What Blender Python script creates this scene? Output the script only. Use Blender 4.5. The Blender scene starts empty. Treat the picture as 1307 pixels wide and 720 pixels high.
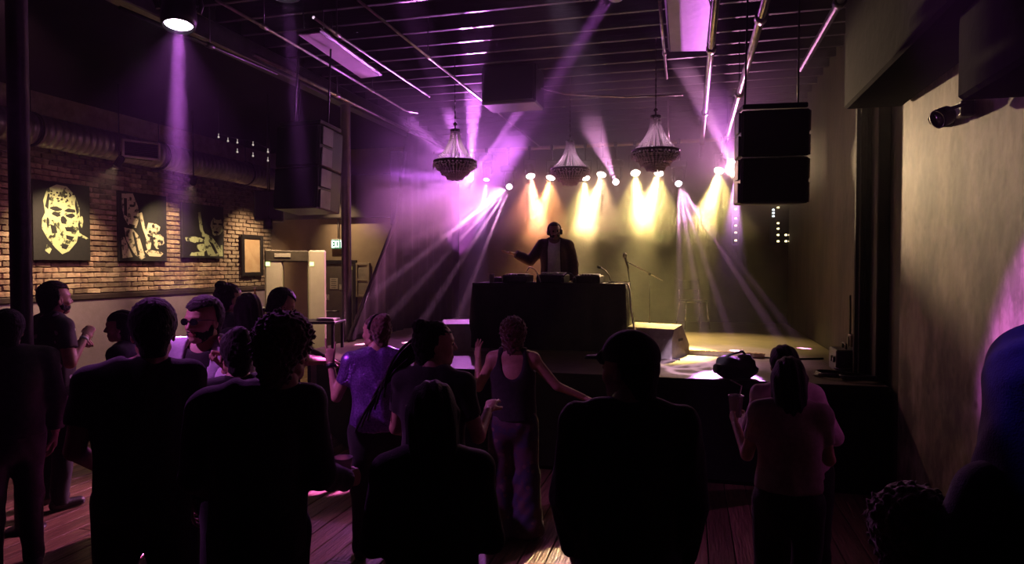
import bpy, bmesh, math, random
import numpy as np
from mathutils import Vector, Matrix, Euler

random.seed(7)
RNG = np.random.default_rng(7)
C = bpy.context.scene.collection
SC = bpy.context.scene
R = math.radians

# ------------------------------------------------------------------ camera, world, exposure
CAM = Vector((0.0, 0.0, 2.0))
FPX, YAW, PITCH = 850.0, 14.95, 1.42
cd = bpy.data.cameras.new('camera')
cd.sensor_width = 36.0
cd.lens = FPX / 1307.0 * 36.0
cd.clip_start = 0.05
cam = bpy.data.objects.new('camera', cd)
cam.location = CAM
cam.rotation_euler = (R(90 - PITCH), 0, R(YAW))
C.objects.link(cam)
SC.camera = cam

w = bpy.data.worlds.new('world')
w.use_nodes = True
w.node_tree.nodes['Background'].inputs['Color'].default_value = (0, 0, 0, 1)
w.node_tree.nodes['Background'].inputs['Strength'].default_value = 0.0
SC.world = w

SC.view_settings.view_transform = 'Standard'
SC.view_settings.look = 'None'
SC.view_settings.gamma = 1.0
SC.view_settings.use_curve_mapping = False
SC.view_settings.exposure = 0.0
cy = SC.cycles
cy.max_bounces = 5
cy.diffuse_bounces = 3
cy.glossy_bounces = 3
cy.transmission_bounces = 4
cy.transparent_max_bounces = 8
cy.volume_bounces = 0
cy.volume_step_rate = 0.6
cy.sample_clamp_indirect = 4.0
cy.caustics_reflective = False
cy.caustics_refractive = False
cy.use_denoising = True


def at(px, py, X=None, Y=None, Z=None, d=None):
    """Where the sight line through a photo pixel meets a real plane of the room (or a depth)."""
    p, a = R(PITCH), R(YAW)
    fwd = Vector((-math.sin(a) * math.cos(p), math.cos(a) * math.cos(p), -math.sin(p)))
    rt = Vector((math.cos(a), math.sin(a), 0))
    up = rt.cross(fwd)
    v = fwd + rt * ((px - 653.5) / FPX) + up * ((360 - py) / FPX)
    t = X / v.x if X is not None else Y / v.y if Y is not None else (Z - CAM.z) / v.z if Z is not None else d
    return CAM + v * t


# ------------------------------------------------------------------ the lamps' light
def spot(loc, target, col, power, angle, blend=0.35, radius=0.03, name='stage_light'):
    l = bpy.data.lights.new(name, 'SPOT')
    l.color = col
    l.energy = power
    l.spot_size = R(angle)
    l.spot_blend = blend
    l.shadow_soft_size = radius
    o = bpy.data.objects.new(name, l)
    o.location = loc
    o.rotation_euler = (Vector(target) - Vector(loc)).to_track_quat('-Z', 'Y').to_euler()
    C.objects.link(o)
    return o


WARM, ORANGE, PURPLE, PINK, VIOLET = (1.0, 0.72, 0.22), (1.0, 0.38, 0.12), (0.82, 0.20, 0.98), (1.0, 0.38, 0.80), (0.68, 0.13, 1.0)
TRUSS_Y = 10.8
# photo pixel of each lamp on the rear pipe, aim on the stage (x, y, z), colour, power, cone
PARS = [
    (677, 224, (-1.75, 8.9, 1.0), (1.0, 0.30, 0.18), 9500, 22),
    (703, 226, (-2.5, 9.0, 1.0), ORANGE, 9500, 22),
    (747, 226, (-1.45, 8.9, 1.0), WARM, 9500, 22),
    (768, 222, (-1.75, 8.7, 1.0), (1.0, 0.60, 0.28), 9000, 22),
    (811, 220, (-0.45, 8.6, 1.0), WARM, 11000, 22),
    (841, 220, (-0.95, 8.6, 1.0), WARM, 11000, 22),
    (918, 217, (-0.25, 8.3, 1.0), WARM, 11000, 22),
]
for px, py, aim, col, pw, ang in PARS:
    p = at(px, py, Y=TRUSS_Y)
    d = (Vector(aim) - p).normalized()
    spot(p + d * 0.06, aim, col, pw, ang, 1.0)
    spot(p + d * 0.06, (p.x * .95, 9.7, 0.95), col, 900, 62, 1.0, name='stage_light_field')
    spot(p + d * 0.06, (p.x * .8, 5.6, 0.2), tuple(.5 * c + .5 * e for c, e in zip(col, (1.0, .36, .5))), 30, 92, 0.9, name='stage_light_spill')     # the soft field round the hot beam
p = at(918, 217, Y=TRUSS_Y)
spot(p + Vector((.08, -.1, -.02)), (1.68, 4.95, 2.85), (1.0, 0.69, 0.38), 1700, 27, 0.6, name='wall_wash')
HEADS = [   # moving heads: pixel, list of (aim, colour, power, cone)
    (600, 228, [((-2.35, 5.0, 4.6), PURPLE, 9000, 4), ((-1.2, 4.0, 5.4), PURPLE, 13000, 6), ((-4.2, 5.2, 2.9), VIOLET, 3000, 6),
                (tuple(at(433, 72, Z=4.26)), PURPLE, 2600, 6), ((0.4, 5.5, 5.6), PURPLE, 7000, 4), ((-5.9, 5.5, 1.6), PURPLE, 500, 22), ((-3.2, 3.0, 1.0), (0.85, 0.22, 1.0), 330, 84), ((-2.2, 6.0, 4.75), PURPLE, 280, 80)]),
    (621, 228, [((-3.0, 8.8, 0.95), (0.85, 0.30, 1.0), 3000, 13)]),
    (650, 238, [((-4.25, 8.9, 1.75), PINK, 38000, 2.6), ((-4.5, 8.6, 1.5), PINK, 38000, 2.6), ((-4.1, 8.3, 1.15), PINK, 38000, 2.6),
                ((-3.7, 8.4, 0.95), PINK, 38000, 2.6), ((-3.2, 8.6, 0.95), PINK, 38000, 2.6), ((-3.6, 8.6, 1.4), PURPLE, 140, 26), ((-6.5, 5.5, 0.8), (1.0, 0.30, 0.62), 1100, 52), (tuple(at(95, 655, Z=0)), (1.0, .30, .70), 3200, 13)]),
    (786, 232, [((-1.2, 7.2, 3.9), PINK, 2200, 8)]),
    (866, 234, [((0.95, 9.0, 1.3), PINK, 34000, 2.6), ((0.55, 8.6, 0.95), PINK, 34000, 2.4), ((0.2, 8.2, 0.95), PINK, 34000, 2.4),
                ((1.3, 9.2, 1.1), PINK, 22000, 2.4), ((-0.1, 7.9, 0.95), PINK, 34000, 2.4), ((0.45, 8.6, 1.2), (1.0, 0.46, 0.66), 500, 26)]),
    (939, 222, [((-0.6, 7.0, 5.2), PINK, 3000, 7), (tuple(at(879, 32, Z=4.26)), PURPLE, 1500, 11), ((-0.5, 6.5, 4.75), (1, .35, .75), 220, 80), (tuple(at(915, 712, Z=0)), (.80, .25, 1.0), 6000, 8)]),
]
for px, py, beams in HEADS:
    p = at(px, py, Y=TRUSS_Y)
    for aim, col, pw, ang in beams:
        spot(p + (Vector(aim) - p).normalized() * 0.07, aim, col, pw, ang, 0.45 if ang < 40 else .9, 0.02)
p = at(841, 220, Y=TRUSS_Y)
spot(p + Vector((0, -.08, -.02)), at(655, 702, Z=0), (1.0, 0.62, 0.30), 3200, 14, 0.8, name='floor_wash')
# lamps on the room's ceiling, out of the frame above: magenta on the concrete wall, blue on the figure beside it; crowd and wainscot fills are added
q = at(1328, 376, X=1.68)
spot((0.1, 1.7, 4.3), q, (0.80, 0.16, 1.0), 4200, 12, 0.7, name='wall_lamp')
spot((-5.0, 1.6, 4.2), at(255, 440, d=3.9), (0.86, 0.22, 1.0), 520, 34, 0.9, name='crowd_fill')  # unseen violet spot added to light the sunglasses man and his neighbours
spot((-5.2, 4.0, 4.2), (-9.0, 9.2, 0.5), (1.0, 0.36, 0.62), 280, 56, 0.9, name='wainscot_fill')  # unseen pink spot added to turn the wainscot pinker
q = at(1302, 446, d=1.45)
spot((-0.6, 2.9, 4.2), q, (0.14, 0.06, 1.0), 300, 6, 0.9, name='blue_lamp')
q = at(893, 468, Z=0.95)
gl = spot((-1.0, 3.4, 4.25), q, (0.90, 0.62, 1.0), 9000, 13, 0.15, name='gobo_lamp')       # patterned light: soft interlaced rings on the deck
gl.data.use_nodes = True
gt = gl.data.node_tree
ge = gt.nodes['Emission']
tx = gt.nodes.new('ShaderNodeTexCoord')
ms = gt.nodes.new('ShaderNodeMapping')
ms.inputs['Scale'].default_value = (1, 1, 0)
gt.links.new(tx.outputs['Normal'], ms.inputs['Vector'])
acc = None
for cx_, cy_ in ((.03, .01), (-.035, .012), (.0, -.03)):
    dist = gt.nodes.new('ShaderNodeVectorMath')
    dist.operation = 'DISTANCE'
    gt.links.new(ms.outputs[0], dist.inputs[0])
    dist.inputs[1].default_value = (cx_, cy_, 0)
    a1 = gt.nodes.new('ShaderNodeMath')
    a1.operation = 'SUBTRACT'
    gt.links.new(dist.outputs['Value'], a1.inputs[0])
    a1.inputs[1].default_value = .045
    a2 = gt.nodes.new('ShaderNodeMath')
    a2.operation = 'ABSOLUTE'
    gt.links.new(a1.outputs[0], a2.inputs[0])
    a3 = gt.nodes.new('ShaderNodeMapRange')
    a3.interpolation_type = 'SMOOTHSTEP'
    a3.inputs['From Min'].default_value, a3.inputs['From Max'].default_value = .010, .003
    gt.links.new(a2.outputs[0], a3.inputs['Value'])
    if acc is None:
        acc = a3.outputs[0]
    else:
        m_ = gt.nodes.new('ShaderNodeMath')
        m_.operation = 'MAXIMUM'
        gt.links.new(acc, m_.inputs[0])
        gt.links.new(a3.outputs[0], m_.inputs[1])
        acc = m_.outputs[0]
md = gt.nodes.new('ShaderNodeMath')
md.operation = 'MULTIPLY_ADD'
gt.links.new(acc, md.inputs[0])
md.inputs[1].default_value, md.inputs[2].default_value = 1.0, 0.12
gt.links.new(md.outputs[0], ge.inputs['Strength'])
# ------------------------------------------------------------------ materials
def nd(nt, t, **kw):
    n = nt.nodes.new(t)
    for k, v in kw.items():
        if k in n.inputs.keys():
            n.inputs[k].default_value = v
        else:
            setattr(n, k, v)
    return n


def mat(name, col, col2=None, rough=0.6, metal=0.0, scale=6.0, bump=0.15, bump_scale=None, stretch=(1, 1, 1), detail=6, spec=0.5, thr=(0.35, 0.65), sheen=0.0, coat=0.0):
    """Principled surface: two colours mixed by noise in object space, with a bump of its own."""
    m = bpy.data.materials.new(name)
    m.use_nodes = True
    nt = m.node_tree
    b = nt.nodes['Principled BSDF']
    tc = nd(nt, 'ShaderNodeTexCoord')
    mp = nd(nt, 'ShaderNodeMapping')
    mp.inputs['Scale'].default_value = stretch
    nt.links.new(tc.outputs['Object'], mp.inputs['Vector'])
    n = nd(nt, 'ShaderNodeTexNoise', Scale=scale, Detail=detail, Roughness=0.6)
    nt.links.new(mp.outputs[0], n.inputs['Vector'])
    r = nd(nt, 'ShaderNodeValToRGB')
    r.color_ramp.elements[0].position, r.color_ramp.elements[1].position = thr
    c2 = col2 or tuple(c * 0.7 for c in col)
    r.color_ramp.elements[0].color = (*c2, 1)
    r.color_ramp.elements[1].color = (*col, 1)
    nt.links.new(n.outputs['Fac'], r.inputs[0])
    nt.links.new(r.outputs[0], b.inputs['Base Color'])
    b.inputs['Roughness'].default_value = rough
    b.inputs['Metallic'].default_value = metal
    b.inputs['Specular IOR Level'].default_value = spec
    b.inputs['Sheen Weight'].default_value = sheen
    b.inputs['Coat Weight'].default_value = coat
    if bump:
        n2 = nd(nt, 'ShaderNodeTexNoise', Scale=bump_scale or scale * 4, Detail=4.0)
        nt.links.new(mp.outputs[0], n2.inputs['Vector'])
        bp = nd(nt, 'ShaderNodeBump', Strength=bump, Distance=0.02)
        nt.links.new(n2.outputs['Fac'], bp.inputs['Height'])
        nt.links.new(bp.outputs[0], b.inputs['Normal'])
    return m


def emit(name, col, strength):
    m = bpy.data.materials.new(name)
    m.use_nodes = True
    nt = m.node_tree
    b = nt.nodes['Principled BSDF']
    b.inputs['Base Color'].default_value = (0.02, 0.02, 0.02, 1)
    n = nd(nt, 'ShaderNodeTexNoise', Scale=60.0)
    mx = nd(nt, 'ShaderNodeMix', data_type='RGBA')
    mx.inputs[0].default_value = 0.15
    mx.inputs[6].default_value = (*col, 1)
    nt.links.new(n.outputs['Color'], mx.inputs[7])
    b.inputs['Emission Color'].default_value = (*col, 1)
    nt.links.new(mx.outputs[2], b.inputs['Emission Color'])
    b.inputs['Emission Strength'].default_value = strength
    m.cycles.emission_sampling = 'NONE'
    return m


# ------------------------------------------------------------------ mesh helpers
class MB:
    """Collects shapes; build() links them as ONE mesh object."""

    def __init__(self):
        self.v, self.f, self.s, self.m = [], [], [], []

    def add(self, v, f, smooth=False, mi=0):
        o = len(self.v)
        self.v += [tuple(p) for p in v]
        self.f += [tuple(i + o for i in q) for q in f]
        self.s += [smooth] * len(f)
        self.m += [mi] * len(f)
        return self

    def box(self, c, s, rot=None, bev=0.0, mi=0, taper=1.0):
        x, y, z = s[0] / 2, s[1] / 2, s[2] / 2
        if bev <= 0:
            v = [(-x, -y, -z), (x, -y, -z), (x, y, -z), (-x, y, -z), (-x * taper, -y * taper, z), (x * taper, -y * taper, z), (x * taper, y * taper, z), (-x * taper, y * taper, z)]
            f = [(0, 3, 2, 1), (4, 5, 6, 7), (0, 1, 5, 4), (1, 2, 6, 5), (2, 3, 7, 6), (3, 0, 4, 7)]
        else:
            b = min(bev, x * .9, y * .9, z * .9)
            v, idx, f = [], {}, []
            for sx in (-1, 1):
                for sy in (-1, 1):
                    for sz in (-1, 1):
                        for ax in range(3):
                            q = [sx * (x - b), sy * (y - b), sz * (z - b)]
                            q[ax] = (sx * x, sy * y, sz * z)[ax]
                            idx[(sx, sy, sz, ax)] = len(v)
                            v.append(q)
            for ax in range(3):
                o1, o2 = (ax + 1) % 3, (ax + 2) % 3
                for s0 in (-1, 1):
                    def k(a, bb):
                        t = [0, 0, 0]
                        t[ax], t[o1], t[o2] = s0, a, bb
                        return idx[(*t, ax)]
                    q = [k(-1, -1), k(1, -1), k(1, 1), k(-1, 1)]
                    f.append(tuple(q if s0 > 0 else q[::-1]))
                    # edges between face o1 and o2 along axis ax
                for a in (-1, 1):
                    for bb in (-1, 1):
                        def e(sv, face):
                            t = [0, 0, 0]
                            t[ax], t[o1], t[o2] = sv, a, bb
                            return idx[(*t, face)]
                        q = [e(-1, o1), e(1, o1), e(1, o2), e(-1, o2)]
                        f.append(tuple(q if a * bb < 0 else q[::-1]))
            for sx in (-1, 1):
                for sy in (-1, 1):
                    for sz in (-1, 1):
                        q = [idx[(sx, sy, sz, 0)], idx[(sx, sy, sz, 1)], idx[(sx, sy, sz, 2)]]
                        f.append(tuple(q if sx * sy * sz > 0 else q[::-1]))
        M = (rot.to_matrix() if isinstance(rot, Euler) else rot) if rot is not None else Matrix.Identity(3)
        c = Vector(c)
        return self.add([M @ Vector(p) + c for p in v], f, False, mi)

    def tube(self, pts, r, n=8, cap=True, mi=0, smooth=True):
        """A tube along points; r a number or one per point."""
        pts = [Vector(p) for p in pts]
        rs = [r] * len(pts) if not hasattr(r, '__len__') else r
        v, f = [], []
        prev = None
        for i, p in enumerate(pts):
            t = (pts[min(i + 1, len(pts) - 1)] - pts[max(i - 1, 0)]).normalized()
            if prev is None:
                a = Vector((0, 0, 1)) if abs(t.z) < 0.9 else Vector((1, 0, 0))
                u = t.cross(a).normalized()
            else:
                u = (prev - t * prev.dot(t)).normalized()
            prev = u
            w_ = t.cross(u)
            for k in range(n):
                a = 2 * math.pi * k / n
                v.append(p + (u * math.cos(a) + w_ * math.sin(a)) * rs[i])
        for i in range(len(pts) - 1):
            for k in range(n):
                f.append((i * n + k, i * n + (k + 1) % n, (i + 1) * n + (k + 1) % n, (i + 1) * n + k))
        self.add(v, f, smooth, mi)
        if cap:
            o = len(self.v) - len(v)
            self.f += [tuple(o + k for k in range(n))[::-1], tuple(o + (len(pts) - 1) * n + k for k in range(n))]
            self.s += [False, False]
            self.m += [mi, mi]
        return self

    def lathe(self, prof, c=(0, 0, 0), axis=None, n=20, mi=0, smooth=True):
        """Revolve (r, z) pairs about z, then turn z onto axis."""
        M = Vector(axis).normalized().to_track_quat('Z', 'Y').to_matrix() if axis is not None else Matrix.Identity(3)
        c = Vector(c)
        v, f = [], []
        for r_, z in prof:
            for k in range(n):
                a = 2 * math.pi * k / n
                v.append(M @ Vector((r_ * math.cos(a), r_ * math.sin(a), z)) + c)
        for i in range(len(prof) - 1):
            for k in range(n):
                f.append((i * n + k, i * n + (k + 1) % n, (i + 1) * n + (k + 1) % n, (i + 1) * n + k))
        if prof[0][0] > 1e-6:
            f.append(tuple(range(n))[::-1])
        if prof[-1][0] > 1e-6:
            f.append(tuple((len(prof) - 1) * n + k for k in range(n)))
        return self.add(v, f, smooth, mi)

    def prism(self, poly, d, M=None, mi=0):
        """Polygon (x, y) extruded by d along z, then placed by the 4x4 M."""
        n = len(poly)
        v = [Vector((x, y, 0)) for x, y in poly] + [Vector((x, y, d)) for x, y in poly]
        f = [tuple(range(n))[::-1], tuple(range(n, 2 * n))] + [(i, (i + 1) % n, n + (i + 1) % n, n + i) for i in range(n)]
        if M is not None:
            v = [M @ p for p in v]
        return self.add(v, f, False, mi)

    def ball(self, c, r, n=10, m=6, mi=0, sc=(1, 1, 1)):
        prof = [(math.sin(math.pi * i / m), -math.cos(math.pi * i / m)) for i in range(m + 1)]
        v, f = [], []
        for a, z in prof:
            for k in range(n):
                t = 2 * math.pi * k / n
                v.append((c[0] + r * sc[0] * a * math.cos(t), c[1] + r * sc[1] * a * math.sin(t), c[2] + r * sc[2] * z))
        for i in range(m):
            for k in range(n):
                f.append((i * n + k, i * n + (k + 1) % n, (i + 1) * n + (k + 1) % n, (i + 1) * n + k))
        return self.add(v, f, True, mi)

    def mesh(self, name):
        me = bpy.data.meshes.new(name)
        me.from_pydata(self.v, [], self.f)
        me.polygons.foreach_set('use_smooth', self.s)
        me.polygons.foreach_set('material_index', self.m)
        me.update()
        return me

    def build(self, name, m, parent=None, **props):
        me = self.mesh(name)
        for k in (m if isinstance(m, (list, tuple)) else [m]):
            me.materials.append(k)
        return link(name, me, parent, **props)


def link(name, me, parent=None, **props):
    o = bpy.data.objects.new(name, me)
    C.objects.link(o)
    if parent is not None:
        o.parent = parent
    for k, v in props.items():
        o[k] = v
    return o


def thing(name, label, cat, loc=(0, 0, 0), rz=0.0, group=None):
    o = bpy.data.objects.new(name, None)
    o.empty_display_size = 0.1
    C.objects.link(o)
    o.location = loc
    o.rotation_euler = (0, 0, rz)
    o['label'], o['category'] = label, cat
    if group:
        o['group'] = group
    return o


def copy_tree(o, parent=None):
    c = o.copy()
    C.objects.link(c)
    c.parent = parent
    for ch in [x for x in C.objects if x.parent == o]:
        copy_tree(ch, c)
    return c
# ------------------------------------------------------------------ the room
XL, XR, YB, YF, ZC = -9.0, 1.68, -3.0, 12.9, 4.75
LIP, DECK = 6.33, 0.95
M_black = mat('black_paint', (0.009, 0.008, 0.009), (0.005, 0.005, 0.005), rough=0.8, scale=9, spec=.2)
M_brown_wall = mat('stained_dark_plaster', (0.055, 0.042, 0.028), (0.022, 0.017, 0.012), rough=0.8, scale=2.2, bump=0.3, stretch=(1, 1, 0.5))
M_backwall = mat('black_stage_wall', (0.040, 0.032, 0.028), (0.016, 0.014, 0.012), rough=0.85, scale=2.0, bump=0.2)
M_farwall = mat('tan_plaster', (0.36, 0.27, 0.17), (0.27, 0.20, 0.13), rough=0.8, scale=1.8, bump=0.2)
M_wains = mat('pink_lit_plaster', (0.27, 0.205, 0.25), (0.21, 0.16, 0.19), rough=0.6, scale=3, bump=0.15)  # plaster colour has the mauve cast of the pink light mixed in


def concrete():
    m = mat('streaked_concrete', (0.40, 0.34, 0.28), (0.09, 0.07, 0.06), rough=0.7, scale=2.8, bump=0.14, bump_scale=12, stretch=(1, 1, 0.7), thr=(0.40, 0.60), detail=10)
    nt = m.node_tree
    b = nt.nodes['Principled BSDF']
    old = b.inputs['Base Color'].links[0].from_socket
    tc = nd(nt, 'ShaderNodeTexCoord')
    mp = nd(nt, 'ShaderNodeMapping')
    mp.inputs['Scale'].default_value = (1, 1.6, 0.55)
    nt.links.new(tc.outputs['Object'], mp.inputs['Vector'])
    n = nd(nt, 'ShaderNodeTexNoise', Scale=2.6, Detail=8.0, Roughness=0.7)
    nt.links.new(mp.outputs[0], n.inputs['Vector'])
    rp = nd(nt, 'ShaderNodeValToRGB')
    rp.color_ramp.elements[0].position, rp.color_ramp.elements[1].position = 0.33, 0.6
    rp.color_ramp.elements[0].color = (0.38, 0.33, 0.28, 1)
    rp.color_ramp.elements[1].color = (1, 1, 1, 1)
    nt.links.new(n.outputs['Fac'], rp.inputs[0])
    n3 = nd(nt, 'ShaderNodeTexVoronoi', Scale=4.0)
    nt.links.new(tc.outputs['Object'], n3.inputs['Vector'])
    r3 = nd(nt, 'ShaderNodeValToRGB')
    r3.color_ramp.elements[0].position, r3.color_ramp.elements[1].position = 0.06, 0.15
    r3.color_ramp.elements[0].color = (0.3, 0.26, 0.22, 1)
    r3.color_ramp.elements[1].color = (1, 1, 1, 1)
    nt.links.new(n3.outputs['Distance'], r3.inputs[0])
    m1 = nd(nt, 'ShaderNodeMix', data_type='RGBA', blend_type='MULTIPLY')
    m1.inputs[0].default_value = 1
    nt.links.new(old, m1.inputs[6])
    nt.links.new(rp.outputs[0], m1.inputs[7])
    m2 = nd(nt, 'ShaderNodeMix', data_type='RGBA', blend_type='MULTIPLY')
    m2.inputs[0].default_value = 0.8
    nt.links.new(m1.outputs[2], m2.inputs[6])
    nt.links.new(r3.outputs[0], m2.inputs[7])
    nt.links.new(m2.outputs[2], b.inputs['Base Color'])
    return m


M_conc = concrete()
ST = dict(kind='structure')
floor = MB().box((-3.66, 4.95, -0.08), (10.68, 15.9, 0.10)).build('floor', M_black, **ST)
ceiling = MB().box(((XL + XR) / 2, (YB + YF) / 2, ZC + 0.05), (XR - XL + 0.4, YF - YB + 0.4, 0.1)).build('ceiling', M_black, **ST)
wall_left = MB().box((XL - 0.1, (YB + YF) / 2, ZC / 2), (0.2, YF - YB, ZC)).build('wall_left', mat('old_mortar', (0.36, 0.27, 0.20), (0.20, 0.14, 0.10), rough=0.95, scale=5, bump=0.6), **ST)
wall_back = MB().box((-1.55, YF + 0.1, ZC / 2), (6.6, 0.2, ZC)).build('wall_back', M_backwall, **ST)
wall_far = MB().box((-6.93, YF + 0.1, ZC / 2), (4.14, 0.2, ZC)).build('wall_far', M_farwall, **ST)
wall_right = MB().box((XR + 0.1, (YB + 6.15) / 2, ZC / 2), (0.2, 6.15 - YB, ZC)).build('wall_right', M_conc, **ST)
wall_stage = MB().box((XR + 0.13, (6.15 + YF) / 2, ZC / 2), (0.2, YF - 6.15, ZC)).build('wall_stage_side', M_brown_wall, **ST)
wall_rear = MB().box(((XL + XR) / 2, YB - 0.1, ZC / 2), (XR - XL, 0.2, ZC)).build('wall_rear', M_black, **ST)

# stage deck: chamfered left front corner
M_deck = mat('scuffed_stage_deck', (0.15, 0.115, 0.09), (0.07, 0.055, 0.045), rough=0.42, scale=3.5, bump=0.25, thr=(0.3, 0.75))
poly = [(-4.57, YF), (-4.57, 7.41), (-3.5, LIP), (XR - 0.01, LIP), (XR - 0.01, YF)]
stage = MB().prism(poly, 0.04, Matrix.Translation((0, 0, DECK - 0.04))).build('stage_floor', M_deck, **ST)
inner = [(-4.53, YF), (-4.53, 7.43), (-3.48, LIP + 0.04), (XR - 0.01, LIP + 0.04), (XR - 0.01, YF)]
MB().prism(inner, DECK - 0.09, Matrix.Translation((0, 0, 0.03))).build('front_panel', M_black, stage)
nb = MB()
for (a, b) in (((-4.57, 7.41), (-3.5, LIP)), ((-3.5, LIP), (XR - 0.02, LIP))):
    a, b = Vector((*a, DECK - 0.02)), Vector((*b, DECK - 0.02))
    dv = b - a
    nb.box((a + b) / 2 + Vector((0, -0.012, 0)), (dv.length, 0.03, 0.062), Euler((0, 0, math.atan2(dv.y, dv.x))), 0.006)
nb.build('edge_nosing', M_black, stage)

# haze that hangs in the room
def haze(name, lo, hi, density, g, col, zramp, thin, label):
    m = bpy.data.materials.new(name)
    m.use_nodes = True
    nt = m.node_tree
    nt.nodes.remove(nt.nodes['Principled BSDF'])
    vs = nd(nt, 'ShaderNodeVolumeScatter', Density=density, Anisotropy=g)
    vs.inputs['Color'].default_value = (*col, 1)
    nt.links.new(vs.outputs[0], nt.nodes['Material Output'].inputs['Volume'])
    if True:
        tc = nd(nt, 'ShaderNodeTexCoord')
        n = nd(nt, 'ShaderNodeTexNoise', Scale=1.15, Detail=4.0, Roughness=0.55)
        nt.links.new(tc.outputs['Object'], n.inputs['Vector'])
        sx = nd(nt, 'ShaderNodeSeparateXYZ')
        nt.links.new(tc.outputs['Object'], sx.inputs[0])
        ad = nd(nt, 'ShaderNodeMath', operation='MULTIPLY_ADD')
        nt.links.new(n.outputs['Fac'], ad.inputs[0])
        ad.inputs[1].default_value = 1.5
        nt.links.new(sx.outputs['Z'], ad.inputs[2])
        mr = nd(nt, 'ShaderNodeMapRange', interpolation_type='SMOOTHSTEP')
        mr.inputs['From Min'].default_value, mr.inputs['From Max'].default_value = zramp
        mr.inputs['To Min'].default_value, mr.inputs['To Max'].default_value = thin, density
        nt.links.new(ad.outputs[0], mr.inputs['Value'])
        nt.links.new(mr.outputs[0], vs.inputs['Density'])
    c = [(a + b) / 2 for a, b in zip(lo, hi)]
    o = MB().box((0, 0, 0), [b - a for a, b in zip(lo, hi)]).build(name, m, kind='stuff', label=label, category='haze')
    o.location = c
    return o


haze('haze', (XL + 0.02, YB + 0.02, 0.02), (XR - 0.02, YF - 0.02, ZC - 0.02), 0.0062, 0.4, (1, 0.97, 1), (0.5, 1.7), 0.0010, 'thin theatrical haze hanging in the room air under the ceiling')
haze('smoke', (-4.4, 8.2, DECK + 0.03), (1.5, YF - 0.06, 4.45), 0.14, 0.25, (1, 1, 1), (0.30, 1.05), 0.0045, 'thicker smoke drifting over the back of the stage')
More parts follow.
